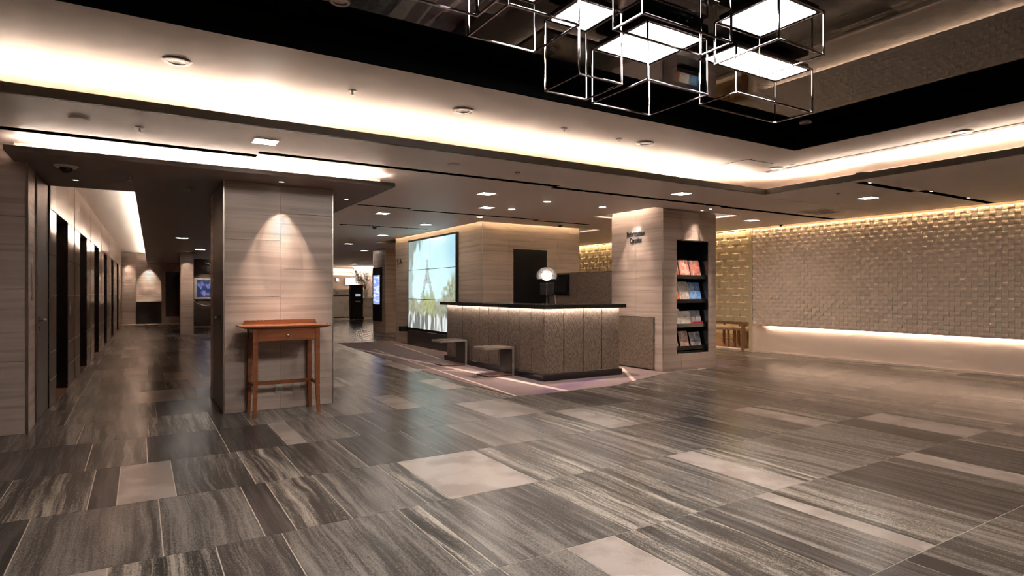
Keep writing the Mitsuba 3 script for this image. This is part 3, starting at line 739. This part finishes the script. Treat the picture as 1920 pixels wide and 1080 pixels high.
# ---------------------------------------------------------------- woven wall on the right
XW, CEL = 11.20, .0785
wr = struct('wall_right', 'tan basket weave relief wall above a plain lower wall with a light line')
put('backing', bx(11.212, 11.225, -3.5, 8.32, .583, ZL + .14), 'mat_weaveback', wr)
put('lower_wall', bx(11.32, 11.5, -3.5, 8.34, .0, .80), 'mat_lowerwall', wr)
put('lower_end', bx(11.215, 11.5, 8.30, 8.335, .0, ZL + .1), 'mat_lowerwall', wr)
put('cove_top', bx(11.225, 11.32, -3.5, 8.3, .68, .70), 'mat_cove', wr)
put('light_strip', bx(11.227, 11.231, -3.4, 8.05, .600, .640), 'mat_lamp', wr, emitter=em(WARM, 10, 1.5))
put('base_strip', bx(11.29, 11.32, -3.5, 8.34, 0, .035), 'mat_lowerwall', wr)
put('light_strip', bx(11.10, 11.14, -3.4, 15.8, ZL + .13, ZL + .145), 'mat_lamp', wr, emitter=em((1, .74, .44), 9.5, 2))


def weave_cell(across):
    n = 7
    g = np.linspace(0, 1, n)
    c = CEL / 2
    pts, q = [], []
    for s in (-1, 1):
        for t in g:
            u = -1 + 2 * t
            bulge = math.sqrt(max(0, 1 - (0.97 * u) ** 2))
            if across:   # strand running along y, humped in z, flared at its ends
                pts.append((-.0135 * bulge, s * c * .955, u * c * 1.0))
            else:        # strand running in z, humped in y
                pts.append((-.0025 * bulge - .004, u * c * .955, s * c * 1.06))
    if across:
        pts += [(-.0095 * math.sqrt(max(0, 1 - (.97 * u) ** 2)), 0, u * c * .86) for u in (-1 + 2 * g)]
        rows = [list(range(n)), list(range(2 * n, 3 * n)), list(range(n, 2 * n))]
    else:
        rows = [list(range(n)), list(range(n, 2 * n))]
    for a, b in zip(rows[:-1], rows[1:]):
        for i in range(n - 1):
            q += [(a[i], b[i], b[i + 1]), (a[i], b[i + 1], a[i + 1])]
    m = trimesh.Trimesh(np.array(pts), np.array(q), process=False)
    if m.face_normals[:, 0].mean() > 0:
        m.invert()
    # give it thickness: end caps down to the backing
    v = m.vertices
    caps = []
    edge = [r for r in (rows[0], rows[-1])]
    base = len(v)
    vv = list(v)
    ff = list(m.faces)
    for r in edge:
        o = len(vv)
        vv += [(0.016, v[i][1], v[i][2]) for i in r]
        for i in range(n - 1):
            ff += [(r[i], r[i + 1], o + i + 1), (r[i], o + i + 1, o + i)]
    return trimesh.Trimesh(np.array(vv), np.array(ff), process=False)


wa, wb = weave_cell(True), weave_cell(False)
wd = {True: ply(wa, 'mat_weave', 35), False: ply(wb, 'mat_weave', 35)}
cells = []
for i in range(0, 108):
    y = 8.255 - i * CEL
    for j in range(26):
        z = .626 + j * CEL
        cells.append((dist_if_seen(XW, y), (i + j) % 2 == 0, y, z))
cells.sort(key=lambda c: (round(c[0], 2), c[3]))
for _, ac, y, z in cells[:300]:
    put('woven_tile', wd[ac], None, wr, to_world=T().translate([XW, y, z]))
rest = []
for _, ac, y, z in cells[300:]:
    m_ = (wa if ac else wb).copy()
    m_.apply_translation((XW, y, z))
    rest.append(m_)
put('woven_tiles', cat(rest), 'mat_weave', wr, smooth=35, kind='stuff')

# lattice screen of the cafe, beyond the woven wall
ls = thing('lattice_screen', 'golden open basketwork screen between the lobby and the cafe', 'screen')
put('post', cb(11.20, 11.30, 8.335, 8.40, .0, ZL, .004), 'mat_gold', ls)
put('rail', cb(11.24, 11.30, 8.40, 16.0, .575, .64, .004), 'mat_cafe_wood', ls)
put('sill', cb(11.2, 11.40, 8.40, 16.0, .0, .045, .004), 'mat_lowerwall', ls)
put('post', cb(11.19, 11.25, 8.52, 8.58, .0, .60, .004), 'mat_cafe_wood', ls)
LC = .155
lat = []
for i in range(0, 49):
    for j in range(13):
        y, z = 8.46 + i * LC, .70 + j * LC
        if (i + j) % 2:
            m_ = cat(cb(11.245, 11.275, y - .105, y + .105, z - .056, z + .056, .008))
        else:
            m_ = cb(11.262, 11.29, y - .050, y + .050, z - .105, z + .105, .008)
        lat.append(((i > 7 and not 28 <= i <= 36), m_))
for far, m_ in lat:
    if not far:
        put('woven_piece', m_, 'mat_gold', ls)
put('woven_pieces', cat([m_ for far, m_ in lat if far]), 'mat_gold', ls, kind='stuff')
# cafe
wcaf = struct('wall_cafe')
wcs = struct('wall_cafe_side')
wce = struct('wall_cafe_end')
fcaf = struct('floor_cafe')
ccaf = struct('ceiling_cafe')
put('panel', bx(15.5, 15.6, 4, 24, 0, 2.7), 'mat_cream', wcaf)
put('panel', bx(11.5, 15.6, 24, 24.1, 0, 2.7), 'mat_cream', wce)
put('panel', bx(11.5, 15.6, 7.2, 7.3, 0, 2.7), 'mat_cream', wcs)
put('ceiling_panel', bx(11.3, 15.6, 7.3, 24, 2.66, 2.7), 'mat_cream', ccaf)
put('floor_panel', bx(11.36, 15.5, 7.3, 24, 0.0, .008), 'mat_cafe_wood', fcaf)
put('light_strip', bx(11.55, 11.62, 7.4, 23.5, 2.64, 2.655), 'mat_lamp', ccaf, emitter=em(AMBER, 4, .8))
put('light_strip', bx(13.2, 13.6, 8.0, 23.5, 2.64, 2.655), 'mat_lamp', ccaf, emitter=em(WARM, 1.6, .8))


def cafe_chair(x, y, l):
    k = thing('cafe_chair', l, 'chair')
    put('seat', cb(x - .22, x + .22, y - .24, y + .24, .40, .48, .02), 'mat_cream', k)
    put('backrest', cb(x + .18, x + .23, y - .24, y + .24, .52, .80, .015), 'mat_cream', k)
    for a in (-.2, .2):
        for b in (-.22, .22):
            put('leg', cb(x + a - .018, x + a + .018, y + b - .018, y + b + .018, .008, .40 if a < 0 else .78, .004), 'mat_cafe_wood', k)


for x, y, l in ((12.0, 9.62, 'cream cafe chair seen under the screen beside the pillar'), (12.05, 9.03, 'cream cafe chair seen under the screen, middle one'), (12.9, 10.05, 'cream cafe chair behind the middle one under the screen'), (11.75, 8.50, 'cream cafe chair seen just left of the lower wall')):
    cafe_chair(x, y, l)
k = thing('cafe_table', 'wooden cafe table seen under the golden screen', 'table')
put('top', cb(13.4, 14.2, 10.6, 11.4, .70, .735, .006), 'mat_cafe_wood', k)
put('leg', cyl(13.8, 11.0, .03, .70, .035, 16), 'mat_steel', k)
put('foot', cyl(13.8, 11.0, .008, .03, .22, 24), 'mat_steel', k)

# enclosure behind and beside the camera
wb_ = struct('wall_front')
put('panel', bx(-8, 11.5, -4.1, -4, 0, 3.1), 'mat_farwall', wb_)
ws = struct('wall_side')
put('panel', bx(-8.1, -8, -4.1, 7.04, 0, 3.1), 'mat_farwall', ws)

# ---------------------------------------------------------------- information counter
CX, CY, CY1, CX1, ZT = 4.99, 7.20, 10.44, 6.44, 1.052
ct = thing('information_counter', 'brown L-shaped information counter with a black top and light under its edge', 'counter')
put('body', cat(bx(CX + .012, CX + .5, CY + .012, CY1, .09, ZT), bx(CX + .5, CX1 - .01, CY + .012, CY + .5, .09, ZT)), 'mat_darkpanel', ct)
ysn = np.linspace(CY, CY1, 11)
for a, b in zip(ysn[:-1], ysn[1:]):
    put('panel', cb(CX, CX + .014, a + .008, b - .008, .10, ZT - .004, .003), 'mat_fibre', ct)
xsn = np.linspace(CX, CX1, 5)
for a, b in zip(xsn[:-1], xsn[1:]):
    put('panel', cb(a + .008, b - .008, CY, CY + .014, .10, ZT - .004, .003), 'mat_fibre', ct)
put('plinth', cat(cb(CX - .05, CX + .5, CY - .06, CY1 + .02, .0041, .095, .004), cb(CX + .5, CX1, CY - .06, CY + .5, .0041, .095, .004)), 'mat_blackgloss', ct)
put('top', slab(Polygon([(CX - .06, CY - .09), (CX1 + .06, CY - .09), (CX1 + .06, CY + .56), (CX + .6, CY + .56), (CX + .6, CY1 + .2), (CX - .06, CY1 + .2)]), ZT, ZT + .056), 'mat_blackgloss', ct)
put('light_strip', cat(quad_down(CX - .040, CX - .012, CY - .03, CY1, ZT - .002), quad_down(CX - .03, CX1 - .02, CY - .045, CY - .012, ZT - .002)), 'mat_lamp', ct, emitter=em((1, .86, .76), 11, 1.2))
put('trim_strip', cat(bx(CX - .004, CX, CY, CY1, .096, .101), bx(CX, CX1, CY - .004, CY, .096, .101)), 'mat_steel', ct)
# low panel against the pillar
k = thing('low_partition', 'low brown partition between the counter and the information pillar', 'partition')
put('panel', cb(7.185, 7.20, 7.215, 8.27, .02, .875, .002), 'mat_fibre', k)
put('body', bx(7.20, 7.2185, 7.218, 8.27, .0045, .873), 'mat_darkpanel', k)
put('cap', cb(7.183, 7.2185, 7.213, 8.27, .875, .883, .002), 'mat_steel', k)
# back partition
k = thing('back_partition', 'brown textured partition behind the counter', 'partition')
put('panel', cb(7.25, 7.27, 8.30, 9.33, .01, 1.68, .002), 'mat_fibre', k)
put('panel', cb(7.25, 7.27, 9.335, 10.29, .01, 1.68, .002), 'mat_fibre', k)
put('body', bx(7.27, 7.34, 8.30, 10.29, .0045, 1.678), 'mat_darkpanel', k)
k = thing('wall_monitor', 'black monitor mounted on the brown partition behind the counter', 'monitor')
put('housing', cb(7.195, 7.248, 9.56, 10.27, 1.24, 1.645, .006), 'mat_black', k)
put('screen', bx(7.190, 7.195, 9.62, 10.21, 1.29, 1.595), 'mat_screenoff', k)
k = thing('desk_monitor', 'dark desk monitor on the counter behind the glass lamp', 'monitor')
put('housing', cb(5.44, 5.465, 7.60, 7.96, 1.25, 1.44, .006), 'mat_black', k)
put('stand', cat(cb(5.465, 5.485, 7.75, 7.81, 1.112, 1.38, .003), cb(5.40, 5.53, 7.68, 7.88, 1.1081, 1.116, .003)), 'mat_black', k)
# lamp: a glass dome of beads round a glowing core
k = thing('table_lamp', 'table lamp with a beaded glass dome glowing on the counter', 'lamp')
LX, LY, LZ = 5.25, 7.50, ZT + .056
put('base', lathe([(0, LZ), (.085, LZ), (.085, LZ + .006), (.015, LZ + .014), (0, LZ + .014)], LX, LY, 32), 'mat_chrome', k, smooth=30)
put('pole', lathe([(0, LZ + .012), (.009, LZ + .012), (.007, LZ + .06), (.0055, LZ + .36), (0, LZ + .36)], LX, LY, 16), 'mat_chrome', k, smooth=30)
ball = trimesh.creation.icosphere(3, .086)
ball.vertices[:, 2] *= .92
ball.apply_translation((LX, LY, 1.545))
put('glowing_core', ball, 'mat_lamp', k, smooth=True, emitter=em((1, .86, .76), .42, .3))
bsdf('mat_bead', {'type': 'dielectric', 'int_ior': 1.5}, two=False)
ico = trimesh.creation.icosphere(1, .0075)
beads, cores = [], []
pts_ = trimesh.creation.icosphere(4, 1.0).vertices
pts_ = pts_[pts_[:, 2] > -.42][::2]
for q in pts_:
    b = ico.copy()
    b.apply_translation((LX + q[0] * .148, LY + q[1] * .148, 1.545 + q[2] * .118))
    beads.append(b)
put('glass_beads', cat(beads), 'mat_bead', k, smooth=True, kind='stuff')
rib = []
for a in np.linspace(0, math.pi, 9)[:-1]:
    for s in (-1, 1):
        for t0, t1 in zip(np.linspace(-.4, 1.5, 9)[:-1], np.linspace(-.4, 1.5, 9)[1:]):
            P = lambda t: (LX + s * .142 * math.cos(t) * math.cos(a), LY + s * .142 * math.cos(t) * math.sin(a), 1.545 + .113 * math.sin(t))
            rib.append(bar(P(t0), P(t1), .0012, 5))
put('dome_wires', cat(rib), 'mat_chrome', k)
k = thing('pen_stand', 'small pen on a stand beside the table lamp', 'pen stand')
put('foot', cyl(5.42, 7.50, LZ, LZ + .008, .025, 16), 'mat_black', k)
put('pen', bar((5.42, 7.50, LZ + .006), (5.405, 7.51, LZ + .15), .005, 10), 'mat_silver', k)

# C-shaped stools before the counter
for n, (y0, y1, l) in enumerate(((9.50, 9.86, 'bent plate stool in front of the counter, farther left one'), (7.92, 8.28, 'bent plate stool in front of the counter, nearer right one'))):
    k = thing('bench_stool', l, 'stool', None)
    put('upright', cb(4.885, 4.925, y0, y1, .03, .420, .003), 'mat_darkpanel', k)
    put('seat', cb(4.42, 4.925, y0, y1, .422, .452, .003), 'mat_seat', k)
    put('foot', cb(4.47, 4.925, y0, y1, .0045, .028, .004), 'mat_sill', k)
    put('edge_trim', cat(cb(4.415, 4.93, y0 - .006, y0, .420, .4525, .001), cb(4.895, 4.93, y0 - .006, y0, .0045, .420, .001), cb(4.415, 4.93, y1, y1 + .006, .420, .4525, .001), cb(4.895, 4.93, y1, y1 + .006, .0045, .420, .001), cb(4.409, 4.416, y0, y1, .420, .4525, .001)), 'mat_silver', k)

# ---------------------------------------------------------------- console table
k = thing('console_table', 'reddish wood console table with one drawer standing against the pillar', 'table')
zt = .945
top = m3.CrossSection([[(.865, 6.585), (1.76, 6.555 + .03), (1.745, 7.045), (.885, 7.045)]])
put('top', hull([(x, y, z) for (x, y) in ((.875, 6.59), (1.765, 6.59), (1.765, 7.045), (.875, 7.045)) for z in (zt - .012, zt)] + [(x, y, zt - .03) for (x, y) in ((.93, 6.62), (1.71, 6.62), (1.71, 7.045), (.93, 7.045))]), 'mat_wood', k)
put('backsplash', hull([(x, y, z) for x in (.96, 1.70) for y in (7.02, 7.04) for z in (zt, zt + .045)] + [(x, y, z) for x in (.945, 1.715) for y in (7.02, 7.04) for z in (zt, zt + .01)]), 'mat_wood', k)
fr0, fr1, bk0, bk1 = 6.625, 6.665, 7.0, 7.04
put('apron', cat(bx(1.0, 1.64, bk0, bk1 - .01, zt - .155, zt - .03), bx(.995, 1.015, fr1, bk0, zt - .155, zt - .03), bx(1.625, 1.645, fr1, bk0, zt - .155, zt - .03), bx(1.03, 1.61, fr0 + .008, fr0 + .02, zt - .045, zt - .03)), 'mat_wood', k)
dw = put('drawer', cb(1.032, 1.608, fr0 + .003, fr0 + .02, zt - .158, zt - .047, .003), 'mat_wood', k)
a = np.linspace(0, math.pi, 9)
kn = lathe([(0, 0), (.006, 0), (.005, .008)] + [(.005 + .008 * math.sin(t), .016 - .008 * math.cos(t)) for t in a[1:]] + [(0, .024)], 0, 0, 18)
kn.apply_transform(trimesh.transformations.rotation_matrix(math.pi / 2, (1, 0, 0)))
kn.apply_translation((1.325, fr0 + .003, zt - .10))
put('knob', kn, 'mat_silver', dw, smooth=30)


def leg(x0, x1, y0, y1, sx, front):
    """a square leg that curves and tapers outwards at the foot"""
    w = x1 - x0
    rings = []
    for z in (zt - .03, .55, .40, .28, .18, .09, 0.0):
        t = max(0, (.42 - z) / .42)
        sh_ = .022 * t * t * sx
        sy = -.018 * t * t if front else 0
        ww = w * (1 - .30 * t)
        cx, cy = (x0 + x1) / 2 + sh_, (y0 + y1) / 2 + sy
        rings.append([(cx + a * ww / 2, cy + b * ww / 2, z) for a, b in ((-1, -1), (1, -1), (1, 1), (-1, 1))])
    return cat([hull(r0 + r1) for r0, r1 in zip(rings[:-1], rings[1:])])


for x0, x1, sx in ((.985, 1.031, -.5), (1.609, 1.655, .5)):
    put('leg', leg(x0, x1, fr0, fr0 + .046, sx, True), 'mat_wood', k)
    put('leg', leg(x0, x1, bk0 - .005, bk0 + .041, sx, False), 'mat_wood', k)
    put('side_stretcher', cb(x0 + .012, x1 - .012, fr0 + .03, bk0 + .01, .302, .337, .003), 'mat_wood', k)
put('stretcher', cb(1.0, 1.64, 6.88, 6.90, .302, .342, .003), 'mat_wood', k)
for x, l in ((1.315, 'wall socket under the console table, left one with a plug'), (1.50, 'wall socket under the console table, right one')):
    s = thing('wall_socket', l, 'socket')
    put('plate', cb(x - .04, x + .04, 7.050, 7.058, .165, .285, .002), 'mat_silver', s)
    put('outlet', cb(x - .018, x + .018, 7.046, 7.051, .20, .268, .002), 'mat_whitepaint', s)

# ---------------------------------------------------------------- cube lights
CUBES = [  # x0 x1 y0 y1 zbottom ztop, label
    (2.16, 2.487, 2.76, 3.105, 2.559, 3.0, 'small cube light, second from the left over the counter'),
    (2.70, 3.248, 2.76, 3.303, 2.626, 3.0, 'large cube light in the middle of the cluster'),
    (3.49, 4.375, 2.715, 3.035, 2.671, 3.0, 'long flat cube light, lowest at the right of the cluster'),
    (3.09, 3.53, 2.118, 2.565, 2.737, 3.0, 'cube light at the upper right of the cluster'),
    (2.12, 2.785, 2.20, 2.415, 2.68, 3.03, 'unlit looking cube frame crossing in front of the middle cube'),
    (1.56, 2.0, 2.555, 2.985, 2.728, 3.015, 'cube light at the left of the cluster, cut by the picture edge'),
    (1.07, 1.405, 2.23, 2.60, 2.65, 3.02, 'leftmost cube frame, only its lower edge in view'),
]
TW = .0115
for x0, x1, y0, y1, zb, zt_, l in CUBES:
    k = thing('cube_light', l, 'ceiling light')
    for z in (zb, zt_):
        for p, q in (((x0, y0, z), (x1, y0, z)), ((x0, y1, z), (x1, y1, z)), ((x0, y0, z), (x0, y1, z)), ((x1, y0, z), (x1, y1, z))):
            put('frame_bar', sqbar(p, q, TW), 'mat_chrome', k)
    for x in (x0, x1):
        for y in (y0, y1):
            put('frame_bar', sqbar((x, y, zb), (x, y, zt_), TW), 'mat_chrome', k)
    i = .03
    put('light_panel', bx(x0 + i, x1 - i, y0 + i, y1 - i, zt_ - .004, zt_), 'mat_lens', k, emitter=em((1, .93, .85), CUBE, 1))
    put('housing', bx(x0 + .018, x1 - .018, y0 + .018, y1 - .018, zt_, min(zt_ + .04, ZM)), 'mat_blackgloss', k)
    put('mount', cyl((x0 + x1) / 2, (y0 + y1) / 2, zt_ + .03, ZM, .03, 16), 'mat_black', k)

# ---------------------------------------------------------------- the far lobby
sp = thing('pillar', 'stone pillar with a tall blue display in the corridor', 'pillar')
put('core', bx(6.55, 8.3, 18.12, 19.3, 0, ZL), 'mat_stone', sp)
clad(sp, 'x', 6.55, 18.1, 19.3, 0, ZL, 2, 4, 'mat_stone', -1)
clad(sp, 'y', 18.12, 6.54, 8.3, 0, ZL, 3, 4, 'mat_stone', -1)
put('corner_trim', bx(6.53, 6.545, 18.095, 18.11, 0, ZL), 'mat_steel', sp)


def sign_fn(p, n, uv):
    t = (p.z - .88) / 1.0
    bands = smoothstep(.42, .56, noise(p.y * 4, t * 24, 3.0)) * smoothstep(.2, .3, noise(p.y * 26, t * 40, 1.0))
    return mix((.30, .42, .95), (.80, .86, 1.1), bands) * .24


k = thing('digital_display', 'tall narrow blue digital display on the corridor pillar', 'display')
put('housing', cb(6.49, 6.536, 18.42, 19.20, .36, 2.08, .004), 'mat_black', k)
key = put('screen', quad_x(6.486, 18.50, 19.12, .90, 1.83), 'mat_screenoff', k, uv=UVQ)
scene[key]['emitter'] = {'type': 'area', 'radiance': proc(sign_fn), 'sampling_weight': .3}
wf = struct('wall_far')
put('panel', bx(2, 20, 33.0, 33.2, 0, 3.1), 'mat_farwall', wf)
put('light_panel', bx(6.5, 10.6, 32.9, 32.98, 2.36, 2.56), 'mat_lens', wf, emitter=em(WARM, .45, .4))
put('light_panel', bx(6.5, 10.4, 32.9, 32.98, 2.20, 2.32), 'mat_lens', wf, emitter=em(WARM, .4, .3))
put('side', bx(2.4, 2.5, 12.5, 33, 0, ZL), 'mat_stone', wf)
put('side', bx(11.6, 11.7, 24.1, 33, 0, ZL), 'mat_farwall', wf)
for i, (x0, x1) in enumerate(((9.6, 9.95), (9.97, 10.3))):
    k = thing('lit_panel', ['glowing cream panel on the far wall, left of the pair', 'glowing cream panel on the far wall, right of the pair'][i], 'light panel')
    put('frame', bx(x0 - .01, x1 + .01, 32.93, 32.99, 1.66, 2.07), 'mat_darkpanel', k)
    put('diffuser', bx(x0, x1, 32.92, 32.935, 1.67, 2.06), 'mat_lens', k, emitter=em(NEUT, .4, .2))
k = thing('small_sign', 'small glowing square sign on the far wall', 'sign')
put('diffuser', bx(9.1, 9.23, 32.92, 32.95, 1.86, 2.03), 'mat_lens', k, emitter=em(NEUT, .4, .1))
put('frame', bx(9.09, 9.24, 32.95, 32.99, 1.85, 2.04), 'mat_darkpanel', k)
k = thing('reception_desk', 'pale marble reception desk far down the corridor', 'reception desk')
put('front', cb(6.4, 9.16, 29.9, 30.0, .06, 1.10, .01), 'mat_marble', k)
put('body', bx(6.4, 9.14, 30.0, 30.7, .06, 1.08), 'mat_marble', k)
put('top', cb(6.4, 9.2, 29.86, 30.75, 1.10, 1.14, .006), 'mat_darkpanel', k)
put('screen_panel', cb(6.4, 9.16, 30.6, 30.64, 1.14, 1.41, .006), 'mat_marble', k)
put('plinth', bx(6.4, 9.12, 29.95, 30.7, 0, .06), 'mat_darkpanel', k)
k = thing('marble_counter', 'second pale counter with a lit edge to the right of the black kiosk', 'counter')
put('front', cb(9.4, 11.4, 29.9, 30.0, .0, .95, .01), 'mat_marble', k)
put('top', cb(9.38, 11.42, 29.85, 30.6, .95, 1.0, .006), 'mat_marble', k)
k = thing('kiosk', 'tall black self service kiosk in front of the far reception', 'kiosk')
put('body', cb(8.22, 8.78, 27.3, 27.6, .12, 1.62, .02), 'mat_black', k)
put('base', cb(8.25, 8.80, 27.22, 27.66, .02, .12, .01), 'mat_black', k)
for x in (8.3, 8.74):
    for y in (27.28, 27.6):
        put('foot', cyl(x, y, 0, .025, .03, 12), 'mat_greymetal', k)
put('screen', bx(8.42, 8.66, 27.292, 27.30, 1.08, 1.20), 'mat_lens', k, emitter=em((.45, .7, 1), .12, .1))
put('tray', cb(8.42, 8.62, 27.2, 27.3, .84, .87, .005), 'mat_silver', k)
# plant on the counter
k = thing('plant', 'tall leafy arrangement on the counter behind the kiosk', 'plant')
rs = random.Random(11)
vz = lathe([(0, 1.0), (.09, 1.0), (.13, 1.2), (.07, 1.42), (.06, 1.42), (0, 1.1)], 9.85, 30.2, 24)
put('vase', vz, 'mat_silver', k, smooth=30)
st, lv = [], []
for i in range(26):
    a, sp_ = rs.uniform(0, 6.28), rs.uniform(.1, .62)
    tip = np.array([9.72 + sp_ * math.cos(a) - .1, 30.2 + sp_ * math.sin(a) * .6, 1.75 + rs.uniform(0, .75)])
    b0 = np.array([9.85, 30.2, 1.38])
    mid = (b0 + tip) / 2 + np.array([0, 0, .12])
    st += [bar(b0, mid, .008, 5), bar(mid, tip, .006, 5)]
    for t in np.linspace(.25, 1, 9):
        c = mid + (tip - mid) * t
        d_ = np.array([rs.uniform(-1, 1), rs.uniform(-1, 1), rs.uniform(-.3, .8)])
        d_ /= np.linalg.norm(d_)
        e_ = np.cross(d_, [rs.uniform(-1, 1), rs.uniform(-1, 1), .2])
        e_ /= np.linalg.norm(e_)
        L_ = rs.uniform(.07, .12)
        lv.append(hull([c, c + d_ * L_ * .5 + e_ * .022, c + d_ * L_ * .5 - e_ * .022, c + d_ * L_, c + d_ * L_ * .5 + np.cross(d_, e_) * .006]))
put('stems', cat(st), 'mat_cafe_wood', k)
put('leaves', cat(lv), 'mat_leaf', k, kind='stuff')
# crystal curtain
bd = []
rs = random.Random(4)
for i in range(16):
    for j in range(3):
        for q in range(26):
            b = trimesh.creation.icosphere(0, .022 + .012 * rs.random())
            b.apply_translation((9.75 + i * .085 + rs.uniform(-.01, .01), 31.4 + j * .2, 2.60 - q * .068))
            bd.append(b)
ck = put('crystal_curtain', cat(bd), 'mat_lens')
labels[ck] = {'label': 'curtain of hanging crystal beads at the far reception', 'category': 'bead curtain', 'kind': 'stuff'}
k = thing('bead_curtain_light', 'strip of light above the hanging crystal beads', 'light')
put('diffuser', bx(9.7, 11.1, 31.35, 31.9, ZL - .03, ZL - .02), 'mat_lens', k, emitter=em(WARM, 7, .5))
put('housing', bx(9.68, 11.12, 31.33, 31.92, ZL - .02, ZL), 'mat_whitepaint', k)

# ---------------------------------------------------------------- repeats carry a group
import re
GROUPS = {'ceiling_slot': 'black ceiling slots', 'square_ceiling_light': 'square ceiling lights', 'round_downlight': 'bright downlights over the counter', 'ceiling_speaker': 'round ceiling speakers', 'sprinkler': 'ceiling sprinklers',
          'ceiling_detector': 'detector covers', 'soffit_downlight': 'downlights in the soffit', 'small_downlight': 'small downlights on walls', 'dome_camera': 'dome cameras', 'recess_light': 'lights in the black ceiling', 'linear_light': 'linear lights in the lift hall',
          'lift_indicator': 'lift call plates', 'magazine': 'magazines on the rack', 'brochure': 'brochures on the rack', 'leaflet': 'leaflets on the rack', 'cafe_chair': 'cafe chairs', 'bench_stool': 'stools at the counter', 'wall_socket': 'sockets under the table',
          'cube_light': 'cube ceiling lights', 'lit_panel': 'glowing panels on the far wall', 'pillar': 'stone pillars'}
for key in list(labels):
    b_ = re.sub(r'_\d{3}$', '', key)
    if b_ in GROUPS and 'category' in labels[key]:
        labels[key]['group'] = GROUPS[b_]
